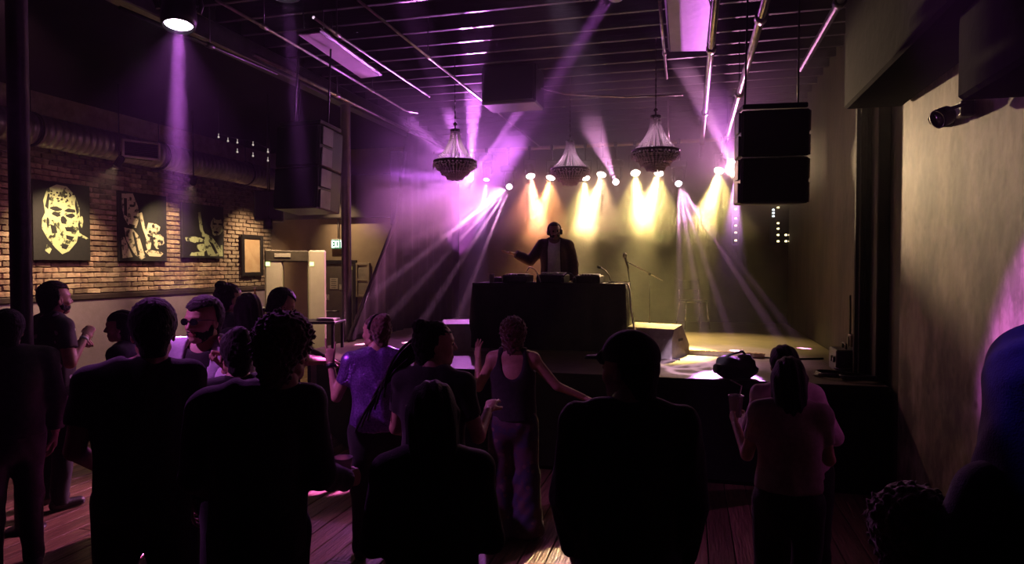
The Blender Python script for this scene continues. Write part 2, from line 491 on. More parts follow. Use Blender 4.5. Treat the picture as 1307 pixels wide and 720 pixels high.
# ------------------------------------------------------------------ people: one smooth skin grown over tapered limbs (signed distance field -> surface nets)
class Field:
    def __init__(self, lo, hi, h):
        self.lo, self.h = np.array(lo, np.float32), h
        self.n = [int(math.ceil((b - a) / h)) + 1 for a, b in zip(lo, hi)]
        self.F = np.full(self.n, 0.5, np.float32)

    def _region(self, lo, hi):
        s = []
        for k in range(3):
            a = max(0, int((lo[k] - self.lo[k]) / self.h))
            b = min(self.n[k], int((hi[k] - self.lo[k]) / self.h) + 2)
            if b <= a:
                return None
            s.append(slice(a, b))
        ax = [self.lo[k] + self.h * np.arange(s[k].start, s[k].stop, dtype=np.float32) for k in range(3)]
        return tuple(s), ax[0][:, None, None], ax[1][None, :, None], ax[2][None, None, :]

    def _mix(self, s, d, k):
        f = self.F[s]
        if k > 0:
            hh = np.clip(0.5 + 0.5 * (f - d) / k, 0, 1)
            self.F[s] = f + (d - f) * hh - k * hh * (1 - hh)
        else:
            self.F[s] = np.minimum(f, d)

    def cone(self, a, b, ra, rb, k=0.03, sq=1.0, cap=False, carve=False):
        """Rounded cone from a to b; sq squashes it front to back; cap cuts it flat at b."""
        m = max(ra, rb) + k + 3 * self.h
        lo = [min(a[i], b[i]) - m for i in range(3)]
        hi = [max(a[i], b[i]) + m for i in range(3)]
        rg = self._region(lo, hi)
        if rg is None:
            return self
        s, X, Y, Z = rg
        yc = (a[1] + b[1]) / 2
        ay, by = (a[1] - yc) / sq + yc, (b[1] - yc) / sq + yc
        Yq = (Y - yc) / sq + yc
        vx, vy, vz = b[0] - a[0], by - ay, b[2] - a[2]
        L = vx * vx + vy * vy + vz * vz + 1e-9
        t = ((X - a[0]) * vx + (Yq - ay) * vy + (Z - a[2]) * vz) / L
        tc = np.clip(t, 0, 1)
        d = np.sqrt((X - a[0] - tc * vx) ** 2 + (Yq - ay - tc * vy) ** 2 + (Z - a[2] - tc * vz) ** 2) - (ra + (rb - ra) * tc)
        d = d * (0.5 + 0.5 * sq) if sq < 1 else d
        if cap:
            d = np.maximum(d, (t - 1) * math.sqrt(L))
        d = d.astype(np.float32)
        if carve:
            self.F[s] = np.maximum(self.F[s], -d)
        else:
            self._mix(s, d, k)
        return self

    def ell(self, c, r, k=0.02, carve=False):
        m = max(r) + k + 3 * self.h
        rg = self._region([c[i] - m for i in range(3)], [c[i] + m for i in range(3)])
        if rg is None:
            return self
        s, X, Y, Z = rg
        q = np.sqrt(((X - c[0]) / r[0]) ** 2 + ((Y - c[1]) / r[1]) ** 2 + ((Z - c[2]) / r[2]) ** 2)
        d = ((q - 1) * min(r)).astype(np.float32)
        if carve:
            f = self.F[s]
            if k > 0:
                d2 = -d
                hh = np.clip(0.5 - 0.5 * (f - d2) / k, 0, 1)
                self.F[s] = f + (d2 - f) * hh + k * hh * (1 - hh)
            else:
                self.F[s] = np.maximum(f, -d)
        else:
            self._mix(s, d, k)
        return self

    def grid(self):
        return (self.lo[0] + self.h * np.arange(self.n[0], dtype=np.float32)[:, None, None],
                self.lo[1] + self.h * np.arange(self.n[1], dtype=np.float32)[None, :, None],
                self.lo[2] + self.h * np.arange(self.n[2], dtype=np.float32)[None, None, :])

    def wrinkle(self, amp, f=22.0, seed=0.0):
        X, Y, Z = self.grid()
        self.F += (amp * (np.sin(f * Z * 1.3 + 9 * np.sin(X * 7 + seed) + 6 * np.sin(Y * 8 + Z * 3)) * np.sin(f * 0.5 * X + 5 * Z + seed) + 0.6 * np.sin(f * 1.7 * (X * 0.6 + Z * 0.5 + Y * .7) + seed * 2))).astype(np.float32)
        return self

    def curls(self, amp, f=130.0, seed=0.0):
        X, Y, Z = self.grid()
        w_ = 0.012
        A = X + w_ * np.sin(60 * Z + seed) + 0 * Y
        B = Y + w_ * np.sin(55 * X + seed * 2) + 0 * Z
        D = Z + w_ * np.sin(58 * Y + seed * 3) + 0 * X
        self.F += (amp * np.sin(f * A) * np.sin(f * B + 1) * np.sin(f * D + 2) * 1.8).astype(np.float32)
        return self

    def above(self, z, slope=0.0):
        X, Y, Z = self.grid()
        self.F = np.maximum(self.F, (z + slope * Y - Z).astype(np.float32))
        return self

    def below(self, z):
        X, Y, Z = self.grid()
        self.F = np.maximum(self.F, (Z - z).astype(np.float32))
        return self

    def surf(self):
        """Naive surface nets."""
        F = self.F
        F[0], F[-1], F[:, 0], F[:, -1], F[:, :, 0], F[:, :, -1] = 0.5, 0.5, 0.5, 0.5, 0.5, 0.5
        I = F < 0
        nx, ny, nz = F.shape
        c = [I[i:nx - 1 + i, j:ny - 1 + j, k:nz - 1 + k] for i in (0, 1) for j in (0, 1) for k in (0, 1)]
        cnt = sum(x.astype(np.int8) for x in c)
        mask = (cnt > 0) & (cnt < 8)
        ix, iy, iz = np.nonzero(mask)
        if len(ix) == 0:
            return np.zeros((0, 3)), np.zeros((0, 4), int)
        vals = {(i, j, k): F[ix + i, iy + j, iz + k] for i in (0, 1) for j in (0, 1) for k in (0, 1)}
        acc = np.zeros((len(ix), 3), np.float32)
        num = np.zeros(len(ix), np.float32)
        for p in vals:
            for ax in range(3):
                if p[ax]:
                    continue
                q = list(p)
                q[ax] = 1
                a, b = vals[p], vals[tuple(q)]
                cr = (a < 0) != (b < 0)
                t = np.where(cr, a / (a - b + 1e-12), 0)
                for k in range(3):
                    acc[:, k] += np.where(cr, t if k == ax else p[k], 0)
                num += cr
        V = (np.stack([ix, iy, iz], 1) + acc / np.maximum(num, 1)[:, None]) * self.h + self.lo
        idx = np.full(mask.shape, -1, np.int32)
        idx[ix, iy, iz] = np.arange(len(ix))
        Q = []
        for ax in range(3):
            o1, o2 = (ax + 1) % 3, (ax + 2) % 3
            sl0, sl1 = [slice(None)] * 3, [slice(None)] * 3
            sl0[ax], sl1[ax] = slice(0, -1), slice(1, None)
            A, B = I[tuple(sl0)], I[tuple(sl1)]
            ch = A != B
            e = np.nonzero(ch)
            ok = (e[o1] > 0) & (e[o2] > 0) & (e[o1] < F.shape[o1] - 1) & (e[o2] < F.shape[o2] - 1)
            e = [x[ok] for x in e]
            fl = A[tuple(e)]
            def at_(d1, d2):
                g = list(e)
                g[o1] = g[o1] - d1
                g[o2] = g[o2] - d2
                return idx[tuple(g)]
            q = np.stack([at_(1, 1), at_(0, 1), at_(0, 0), at_(1, 0)], 1)
            q = np.where(fl[:, None], q, q[:, ::-1])
            Q.append(q)
        return V, np.concatenate(Q)


class Soup:
    """Collects numpy surfaces into one mesh."""
    def __init__(self):
        self.V, self.Q, self.n = [], [], 0

    def add(self, V, Q):
        self.V.append(V)
        self.Q.append(Q + self.n)
        self.n += len(V)
        return self

    def build(self, name, mats, parent, matfn=None, **props):
        V, Q = np.concatenate(self.V), np.concatenate(self.Q)
        me = bpy.data.meshes.new(name)
        me.vertices.add(len(V))
        me.vertices.foreach_set('co', V.astype(np.float32).ravel())
        me.loops.add(len(Q) * 4)
        me.loops.foreach_set('vertex_index', Q.astype(np.int32).ravel())
        me.polygons.add(len(Q))
        me.polygons.foreach_set('loop_start', np.arange(0, len(Q) * 4, 4, dtype=np.int32))
        me.polygons.foreach_set('use_smooth', np.ones(len(Q), bool))
        for m in (mats if isinstance(mats, (list, tuple)) else [mats]):
            me.materials.append(m)
        if matfn is not None:
            me.polygons.foreach_set('material_index', matfn(V[Q].mean(1)).astype(np.int32))
        me.update(calc_edges=True)
        return link(name, me, parent, **props)


def unit(v):
    v = np.array(v, float)
    return v / (np.linalg.norm(v) + 1e-9)


FINGERS = {  # base x across the palm, base z, three segment lengths, radius
    'index': (0.030, 0.092, (0.042, 0.025, 0.021), 0.0092), 'middle': (0.010, 0.096, (0.046, 0.029, 0.022), 0.0095),
    'ring': (-0.010, 0.092, (0.042, 0.027, 0.021), 0.009), 'little': (-0.028, 0.082, (0.033, 0.021, 0.018), 0.008)}
GEST = {  # bend of every finger (0 straight .. 1 fist), spread, thumb closed-ness
    'relaxed': (dict(index=.22, middle=.27, ring=.32, little=.36), .3, .35), 'open': (dict(index=.08, middle=.05, ring=.08, little=.12), 1.0, 0.0),
    'horns': (dict(index=.03, middle=.95, ring=.95, little=.05), .7, .9), 'point': (dict(index=.05, middle=.85, ring=.9, little=.92), .2, .8),
    'grip': (dict(index=.50, middle=.52, ring=.54, little=.56), .15, .45), 'flat': (dict(index=.06, middle=.08, ring=.10, little=.12), .35, .1),
    'fist': (dict(index=.95, middle=.95, ring=.95, little=.95), .1, .9)}
_HANDS = {}


def hand_mesh(g):
    """Right hand: wrist at the origin, fingers along +z, palm towards +y, thumb at +x."""
    if g in _HANDS:
        return _HANDS[g]
    bend, spread, thumb = GEST[g]
    f = Field((-.085, -.06, -.06), (.10, .12, .215), 0.0048)
    f.cone((0, 0, -.05), (0, 0, .01), .027, .026, .01, .75)
    f.cone((.012, 0, .01), (.022, 0, .085), .022, .019, .014, .65)
    f.cone((-.008, 0, .01), (-.020, 0, .078), .022, .017, .014, .65)
    f.cone((.006, 0, .03), (.002, 0, .088), .022, .019, .014, .65)
    for nm, (bx, bz, seg, r) in FINGERS.items():
        p = np.array([bx, 0.0, bz - 0.012])
        sp = spread * bx * 5.0
        a = 0.0
        for i, L in enumerate(seg):
            a += bend[nm] * (1.45, 1.65, 0.9)[i] if bend[nm] > 0 else 0
            L2 = L + (0.012 if i == 0 else 0)
            d = np.array([math.sin(sp) * math.cos(a), math.sin(a), math.cos(sp) * math.cos(a)])
            q = p + d * L2
            f.cone(tuple(p), tuple(q), r * (1 - .08 * i), r * (.93 - .1 * i), 0.004)
            p = q
    a = thumb
    p0, p1 = np.array([.022, .004, .018]), np.array([.046, .014, .046])
    p1 = p1 + a * np.array([-.008, .014, 0])
    p2 = p1 + unit((.62 - .75 * a, .22 + .6 * a, .75)) * .034
    p3 = p2 + unit((.40 - 1.0 * a, .2 + .6 * a, .9)) * .027
    f.cone(p0, p1, .0165, .0125, .010)
    f.cone(p1, p2, .0118, .0105, .004)
    f.cone(p2, p3, .0104, .0085, .004)
    _HANDS[g] = f.surf()
    return _HANDS[g]


def place_hand(g, side, wrist, fdir, palm, sc=1.0):
    V, Q = hand_mesh(g)
    z = unit(fdir)
    y = np.array(palm, float)
    y = unit(y - z * y.dot(z))
    x = np.cross(y, z)
    V = V.copy()
    if side < 0:          # left hand: mirror
        V[:, 0] *= -1
        Q = Q[:, ::-1]
    return (V * sc) @ np.stack([x, y, z]) + np.array(wrist), Q


def rotm(yaw, pitch, roll):
    return np.array(Euler((R(pitch), R(roll), R(yaw)), 'XYZ').to_matrix())


EYE_Z, HEAD_H = 0.0, 0.235


def head_field(h, female=False, beard=False, jaw=1.0):
    """Head at the origin = between the ears at eye level; face towards +y; height about 0.235."""
    f = Field((-.13, -.16, -.23), (.13, .17, .16), h)
    f.ell((0, -.012, .035), (.076, .098, .086), 0)
    f.ell((0, .018, .01), (.068, .082, .09), .03)
    f.ell((0, .030, -.055), (.054 * jaw, .058, .060), .03)
    f.cone((0, .062, -.098), (0, .060, -.092), .022 if not female else .018, .022, .03)
    for s in (-1, 1):
        f.cone((s * .048 * jaw, .0, -.075), (s * .016, .062, -.10), .018, .016, .03)
        f.ell((s * .040, .062, -.038), (.024, .022, .022), .02)         # cheek
        f.cone((s * .012, .096, .020), (s * .044, .082, .020), .008, .007, .014)   # brow
    for s in (-1, 1):
        f.ell((s * .032, .102, -.002), (.020, .020, .013), .012, carve=True)
    f.cone((0, .094, .012), (0, .114, -.036), .008, .0125, .012)        # nose
    f.cone((-.012, .100, -.040), (.012, .100, -.040), .0085, .0085, .008)
    f.cone((-.018, .088, -.067), (.018, .088, -.067), .0075, .0075, .008)
    f.cone((-.015, .087, -.079), (.015, .087, -.079), .0085, .0085, .007)
    f.cone((-.022, .104, -.0725), (.022, .104, -.0725), .003, .003, .0, carve=True)
    for s in (-1, 1):
        f.ell((s * .032, .084, -.003), (.0135, .0135, .0125), .002)     # eyeball
        f.ell((s * .078, -.008, -.016), (.010, .020, .033), .006)       # ear
        f.ell((s * .088, -.002, -.012), (.008, .010, .020), .004, carve=True)
    f.cone((0, -.028, -.07), (0, -.045, -.21), .056 if not female else .046, .058 if not female else .048, .03)
    return f


SKIN_BY = {}


def skin(tone):
    if tone not in SKIN_BY:
        c = {'light': (.50, .29, .21), 'tan': (.38, .21, .14), 'brown': (.20, .105, .065), 'dark': (.09, .048, .032)}[tone]
        m = mat('skin_' + tone, c, tuple(x * .82 for x in c), rough=.48, scale=40, bump=.06)
        m.node_tree.nodes['Principled BSDF'].inputs['Subsurface Weight'].default_value = 0.0
        SKIN_BY[tone] = m
    return SKIN_BY[tone]


M_eye = mat('eye_dark', (.03, .02, .015), (.02, .015, .01), rough=.15, scale=80, bump=0)
M_lip = mat('lip', (.30, .10, .09), (.25, .08, .07), rough=.4, scale=60, bump=0)
CLOTH = {}


def cloth(key, c, c2=None, rough=.85, sheen=.0, scale=30, **kw):
    if key not in CLOTH:
        CLOTH[key] = mat(key, c, c2, rough=rough, sheen=sheen or .12, spec=.25, scale=scale, bump=.2, bump_scale=220, **kw)
    return CLOTH[key]


def person(name, label, x, y, H, yaw, cat='person', group=None, tone='light', female=False, build=1.0, detail='mid',
           larm=None, rarm=None, lhand='relaxed', rhand='relaxed', lpalm=None, rpalm=None, hdir=None, head=(0, 0, 0), lean=(0, 0), legs=None, z=0.0,
           shirt=None, sleeve='short', hem=.92, trousers=None, flare=0.0, hair=None, haircol=None, beard=None, shoes=True, sit=0.0, scarve=None, bare_back=False, collar=False, jacket=None, jopen=.07, jhem=.84, hoff=0.0):
    """A standing figure. Local frame: faces +y, right side +x. Arms: (elbow direction, wrist direction). yaw turns it about z."""
    k = H / 1.75
    root = thing(name, label, cat, (x, y, z), R(yaw), group)
    b = build
    sx = (.185 if not female else .158) * b
    P = lambda *p: np.array(p, float) * k
    lx, ly = lean
    pel, wai, che, nec = P(0, 0, .97 - sit), P(lx * .25, ly * .25, 1.10 - sit), P(lx * .7, ly * .7, 1.30 - sit), P(lx, ly, 1.475 - sit)
    sh = {s: P(lx * .95 + s * sx, ly * .95 - .005, 1.43 - sit) for s in (-1, 1)}
    hp = {s: P(s * .092 * (1.05 if female else 1), 0, .93 - sit) for s in (-1, 1)}
    lg = legs or {}
    kn = {s: P(*lg.get(('k', s), (s * .105, .02, .50))) for s in (-1, 1)}
    an = {s: P(*lg.get(('a', s), (s * .115, -.02, .085))) for s in (-1, 1)}
    arms = {-1: larm or ((-.22, -.06, -1), (-.02, .26, -1)), 1: rarm or ((.22, -.06, -1), (.02, .26, -1))}
    el, wr = {}, {}
    for s in (-1, 1):
        el[s] = sh[s] + unit(arms[s][0]) * .285 * k
        wr[s] = el[s] + unit(arms[s][1]) * .250 * k
    hd = P(lx * 1.08 + hoff, ly * 1.08 + .025, 1.635 - sit)
    pts = np.array([pel, wai, che, nec, hd] + [d[s] for d in (sh, hp, kn, an, el, wr) for s in (-1, 1)])
    lo, hi = pts.min(0) - .26 * k, pts.max(0) + .26 * k
    lo[2] = 0.0
    w_ = .90 if female else 1.0
    hs = dict(near=.0125, mid=.014, far=.018)[detail]

    def limbs(f, o=0.0, arm=True, leg=True, torso=True, armend=None, kk=.04):
        if torso:
            f.cone(P(0, -.005, .93 - sit), P(0, -.005, .99 - sit), (.158 * (1.04 if female else .98) * b + o) * k, (.150 * b + o) * k, kk, .72)
            f.cone(wai, che, (.130 * w_ * b + o) * k, (.160 * w_ * b + o) * k, .05, .70)
            f.cone(che, P(lx * .9, ly * .9, 1.40 - sit), (.158 * w_ * b + o) * k, (.125 * w_ * b + o) * k, .05, .68)
            for s in (-1, 1):
                f.cone(P(lx * .95 + s * .05, ly * .95 - .01, 1.455 - sit), sh[s], (.058 * b + o) * k, (.060 * b + o * .9) * k, .045)
                if female:
                    f.ell(tuple(P(lx * .75 + s * .062, ly * .75 + .088, 1.285 - sit)), ((.056 + o) * k,) * 3, .04)
        if arm:
            for s in (-1, 1):
                aw = .86 if female else 1.0
                e0 = el[s] if armend is None or armend >= 1 else sh[s] + (el[s] - sh[s]) * armend
                r1 = .042 if armend is None or armend >= 1 else .056 - .014 * armend
                f.cone(sh[s], e0, (.056 * aw * b + o) * k, (r1 * aw * b + o) * k, .018, cap=armend is not None and armend < 1)
                if armend is None or armend > 1:
                    w1 = wr[s] if armend is None or armend >= 2 else el[s] + (wr[s] - el[s]) * (armend - 1)
                    f.cone(el[s], w1, (.042 * aw * b + o) * k, (.029 * aw + o) * k, .010, cap=armend is not None)
        if leg:
            for s in (-1, 1):
                f.cone(hp[s], kn[s], (.086 * b + o) * k, (.056 + o) * k, .04)
                f.cone(kn[s], an[s], (.054 + o) * k, (.038 + o) * k, .03)
                mid = kn[s] * .7 + an[s] * .3 + P(0, -.015, 0)
                f.cone(kn[s] * .9 + an[s] * .1, mid, (.05 + o) * k, (.052 + o) * k, .03)
        return f

    sp = Soup()
    f = limbs(Field(lo, hi, hs))
    f.cone(P(lx + hoff * .3, ly - .01, 1.43 - sit), hd + P(0, -.035, -.10), .060 * k * w_, .052 * k * w_, .04)
    sp.add(*f.surf())
    # head
    Rh = rotm(*head)
    hh = dict(near=.0052, mid=.0058, far=.0085)[detail]
    hk = k * (0.97 if female else 1.0)
    HV, HQ = head_field(hh, female).surf()
    tw = lambda V: (V * hk) @ Rh.T + hd
    sp.add(tw(HV), HQ)
    eyes = [tw(np.array([[s * .032, .092, -.003]]))[0] for s in (-1, 1)]
    lip = tw(np.array([[0, .094, -.073]]))[0]
    for s, g, pl in ((-1, lhand, lpalm), (1, rhand, rpalm)):
        fd = unit(wr[s] - el[s])
        if hdir and hdir.get(s) is not None:
            fd = unit(hdir[s])
        if pl is None:
            pl = (-s, .25, .0) if abs(fd[2]) > .5 else (0, 0, -1)
        sp.add(*place_hand(g, s, wr[s] + fd * .012, fd, pl, k * (.92 if female else 1.02)))

    def mf(c):
        r = np.zeros(len(c))
        for e in eyes:
            r[np.linalg.norm(c - e, axis=1) < .0125 * hk] = 1
        dl = (c - lip) @ Rh
        r[(abs(dl[:, 0]) < .021 * hk) & (abs(dl[:, 1]) < .016 * hk) & (abs(dl[:, 2]) < .012 * hk)] = 2
        return r
    sp.build('body', [skin(tone), M_eye, M_lip], root, mf)

    if trousers is not None:
        f = Field(lo, hi, hs)
        f.cone(P(0, -.005, .92 - sit), P(0, -.005, 1.02 - sit), (.170 * b) * k, (.150 * b) * k, .04, .76)
        for s in (-1, 1):
            f.cone(hp[s], kn[s], .102 * b * k, (.078 + flare * .3) * k, .04)
            f.cone(kn[s], an[s] + P(0, 0, -.045), (.078 + flare * .3) * k, (.060 + flare) * k, .03, cap=True)
        f.wrinkle(.0035, 20, x * 3)
        f.below(1.02 * k - sit * k)
        Soup().add(*f.surf()).build('trousers', trousers, root)
    if shirt is not None:
        f = Field(lo, hi, hs)
        ae = {'none': 0.0, 'short': .62, 'elbow': .95, 'three': 1.6, 'long': 2}[sleeve]
        loose = .016 if sleeve != 'long' else .020
        limbs(f, loose, arm=ae > 0, leg=False, armend=ae if ae else None)
        f.cone(P(lx * .2, ly * .2, hem - .02 - sit), che, (.165 * b * w_ ** .5 + .012) * k, (.165 * w_ * b + .01) * k, .05, .74)
        f.wrinkle(.0045 if detail != 'far' else .003, 19, x * 5 + y)
        f.above(hem * k - sit * k)
        if sleeve == 'none':
            for s in (-1, 1):
                f.ell(tuple(sh[s] + P(s * .035, 0, .03)), (.085 * k, .12 * k, .13 * k), .01, carve=True)
            f.ell(tuple(P(lx, ly + .05, 1.50 - sit)), (.085 * k, .10 * k, .13 * k), .01, carve=True)
            if bare_back:
                f.ell(tuple(P(lx, ly - .12, 1.45 - sit)), (.10 * k, .09 * k, .17 * k), .01, carve=True)
        else:
            f.ell(tuple(P(lx, ly + .045, 1.515 - sit)), (.078 * k, .085 * k, .068 * k), .008, carve=True)
        if scarve:
            scarve(f, P)
        if collar:
            f.cone(P(lx, ly - .01, 1.46 - sit), P(lx, ly - .015, 1.525 - sit), .083 * k, .074 * k, .012, cap=True)
        Soup().add(*f.surf()).build('shirt' if sleeve in ('short', 'none') else 'top', shirt, root)
    if jacket is not None:
        f = Field(lo, hi, hs)
        limbs(f, .034, leg=False, armend=2)
        f.cone(P(lx * .2, ly * .2, jhem - .02 - sit), che, (.185 * b) * k, (.185 * b) * k, .05, .76)
        f.wrinkle(.005, 17, x * 4)
        f.above(jhem * k - sit * k)
        f.ell(tuple(P(lx, ly + .045, 1.53 - sit)), (.085 * k, .10 * k, .075 * k), .008, carve=True)
        X, Y, Z = f.grid()
        gap = (abs(X - lx * k) - (jopen + .03 * (1.2 - Z)) * k + 0 * Y)
        f.F = np.maximum(f.F, -np.maximum(gap, (.02 * k - Y) + 0 * X).astype(np.float32))
        f.cone(P(lx, ly - .01, 1.46 - sit), P(lx, ly - .02, 1.52 - sit), .088 * k, .078 * k, .012, cap=True)
        X, Y, Z = f.grid()
        f.F = np.maximum(f.F, -np.maximum(np.maximum(abs(X - lx * k) - jopen * k, .03 * k - Y), 1.38 * k - Z).astype(np.float32))
        Soup().add(*f.surf()).build('jacket', jacket, root)
    if shoes:
        for s in (-1, 1):
            a = an[s]
            f = Field(a + P(-.09, -.15, -.1), a + P(.09, .25, .1), .011)
            f.cone(a + P(0, -.03, -.045), a + P(s * .012, .14, -.055), .042 * k, .038 * k, .02)
            f.cone(a + P(0, -.005, .03), a + P(0, 0, -.04), .048 * k, .046 * k, .03)
            f.above(.004)
            Soup().add(*f.surf()).build('shoe', shoes if not isinstance(shoes, bool) else M_shoe, root)
    if hair:
        hc = haircol or M_hair
        f = Field((-.20, -.24, -.62), (.20, .2, .26), .0075 if detail == 'near' else .009)
        def cut_face(zz=.045, yy=.055):
            X, Y, Z = f.grid()
            f.F = np.maximum(f.F, np.minimum(np.minimum(zz - Z, Y - .02) + 0 * X, 1).astype(np.float32))
        if hair in ('short', 'crop'):
            t = .010 if hair == 'crop' else .020
            f.ell((0, -.014, .040), (.076 + t, .098 + t, .088 + t), 0)
            f.cone((0, -.055, -.01), (0, -.062, -.085), .066, .052, .03)
            X, Y, Z = f.grid()
            f.F = np.maximum(f.F, (np.minimum((.058 + .4 * abs(X)) - Z, Y + .012 + 0 * Z)).astype(np.float32))
            f.F = np.maximum(f.F, (-.105 - Z + 0 * X + 0 * Y).astype(np.float32))
            f.curls(.0028 if hair == 'short' else .001, 190, x)
        elif hair == 'curly':
            f.ell((0, -.016, .050), (.112, .128, .112), 0)
            f.cone((0, -.075, -.02), (0, -.070, -.085), .075, .060, .04)
            X, Y, Z = f.grid()
            f.F = np.maximum(f.F, (np.minimum(.052 - Z + 0 * X, Y - .015 + 0 * Z)).astype(np.float32))
            f.curls(.011, 135, x)
        elif hair == 'big_curly':
            f.ell((0, -.016, .040), (.128, .135, .118), 0)
            f.cone((0, -.06, -.03), (0, -.05, -.19), .10, .085, .05)
            X, Y, Z = f.grid()
            f.F = np.maximum(f.F, (np.minimum(.045 - Z + 0 * X, Y - .02 + 0 * Z)).astype(np.float32))
            f.curls(.009, 105, x)
        elif hair == 'bob':
            f.ell((0, -.016, .036), (.100, .118, .100), 0)
            f.cone((0, -.045, 0), (0, -.040, -.125), .098, .082, .04)
            X, Y, Z = f.grid()
            f.F = np.maximum(f.F, (np.minimum(.050 - Z + 0 * X, Y - .012 + 0 * Z)).astype(np.float32))
            f.F = np.maximum(f.F, (-.175 + .03 * np.sin(40 * X) - Z + 0 * Y).astype(np.float32))
            f.curls(.008, 110, x)
        elif hair in ('long', 'braids', 'long_tied'):
            f.ell((0, -.014, .038), (.092, .112, .098), 0)
            f.cone((0, -.055, 0), (0, -.062, -.10), .080, .070, .04)
            if hair == 'long':
                f.cone((0, -.070, -.06), (0, -.105, -.40), .088, .075, .04, .55)
                for s in (-1, 1):
                    f.cone((s * .075, -.01, .0), (s * .085, -.02, -.22), .030, .022, .03)
            X, Y, Z = f.grid()
            f.F = np.maximum(f.F, (np.minimum(.050 - Z + 0 * X, Y - .005 + 0 * Z)).astype(np.float32))
            f.F += (.003 * np.sin(150 * X + 20 * Z) + 0 * Y).astype(np.float32)
        elif hair == 'hood':
            f.ell((0, -.020, .040), (.125, .145, .125), 0)
            f.cone((0, -.03, .02), (0, -.045, -.26), .135, .180, .05)
            f.ell((0, .12, -.02), (.075, .10, .11), .02, carve=True)
            f.wrinkle(.004, 16, 1)
        elif hair == 'bun':
            f.ell((0, -.014, .038), (.086, .108, .094), 0)
            f.ell((0, -.075, .105), (.048, .048, .046), .015)
            f.cone((0, -.05, 0), (0, -.06, -.07), .072, .055, .04)
            X, Y, Z = f.grid()
            f.F = np.maximum(f.F, (np.minimum(.052 - Z + 0 * X, Y - .002 + 0 * Z)).astype(np.float32))
            f.curls(.004, 120, x)
        V, Q = f.surf()
        Soup().add(tw(V), Q).build('hair', hc, root)
    if beard:
        f = Field((-.12, -.06, -.18), (.12, .15, .02), .006)
        f.ell((0, .032, -.068), (.062, .066, .060), 0)
        for s in (-1, 1):
            f.cone((s * .066, .0, -.02), (s * .058, .012, -.07), .013, .018, .02)
        f.ell((0, .105, -.073), (.026, .03, .0085), .004, carve=True)
        f.ell((0, .085, -.022), (.060, .07, .034), .01, carve=True)
        f.curls(.0025, 200, 1)
        V, Q = f.surf()
        Soup().add(tw(V), Q).build('beard', haircol or M_hair, root)
    k_ = dict(root=root, head=lambda p: tw(np.array([p], float))[0], Rh=Rh, wr=wr, el=el, sh=sh, k=k, P=P, hk=hk, nec=nec, che=che)
    return k_


M_hair = mat('dark_hair', (.012, .009, .008), (.006, .005, .004), rough=.7, scale=60, bump=.4, bump_scale=140, stretch=(1, 1, .2), spec=.12, sheen=.12)
M_shoe = mat('black_shoe', (.02, .02, .02), (.01, .01, .01), rough=.5, scale=20)
# ------------------------------------------------------------------ floor boards
def board_mat():
    m = mat('worn_floor_boards', (0.33, 0.20, 0.115), (0.10, 0.055, 0.035), rough=0.38, scale=5, bump=0.55, bump_scale=11, stretch=(5, 0.5, 1), thr=(0.3, 0.7))
    nt = m.node_tree
    b = nt.nodes['Principled BSDF']
    old = b.inputs['Base Color'].links[0].from_socket
    oi = nd(nt, 'ShaderNodeObjectInfo')
    mr = nd(nt, 'ShaderNodeMapRange')
    mr.inputs['To Min'].default_value, mr.inputs['To Max'].default_value = 0.5, 1.15
    nt.links.new(oi.outputs['Random'], mr.inputs['Value'])
    mx = nd(nt, 'ShaderNodeMix', data_type='RGBA', blend_type='MULTIPLY')
    mx.inputs[0].default_value = 1
    nt.links.new(old, mx.inputs[6])
    nt.links.new(mr.outputs[0], mx.inputs[7])
    nt.links.new(mx.outputs[2], b.inputs['Base Color'])
    return m


M_board = board_mat()
BW = 0.178
_bm = {}
row = 0
xx = XL + 0.06
while xx < XR - 0.06:
    ys = [0.9]
    if row % 3 == 0:
        ys.append(2.7)
    elif row % 3 == 1:
        ys.append(4.0)
    else:
        ys.append(3.3)
    ys.append(6.36 if xx > -3.5 else 7.46)
    if xx <= -4.75:
        ys.append(12.88)
    for a, b_ in zip(ys[:-1], ys[1:]):
        L = round(b_ - a - 0.005, 2)
        if L not in _bm:
            _bm[L] = MB().box((0, 0, 0), (BW - 0.008, L, 0.03), None, 0.003).mesh('floor_board')
            _bm[L].materials.append(M_board)
        o = link('floor_board', _bm[L], floor)
        o.location = (xx + BW / 2, (a + b_) / 2, -0.015 + random.uniform(-.003, .0))
        o.rotation_euler = (0, random.uniform(-.006, .006), 0)
    xx += BW
    row += 1

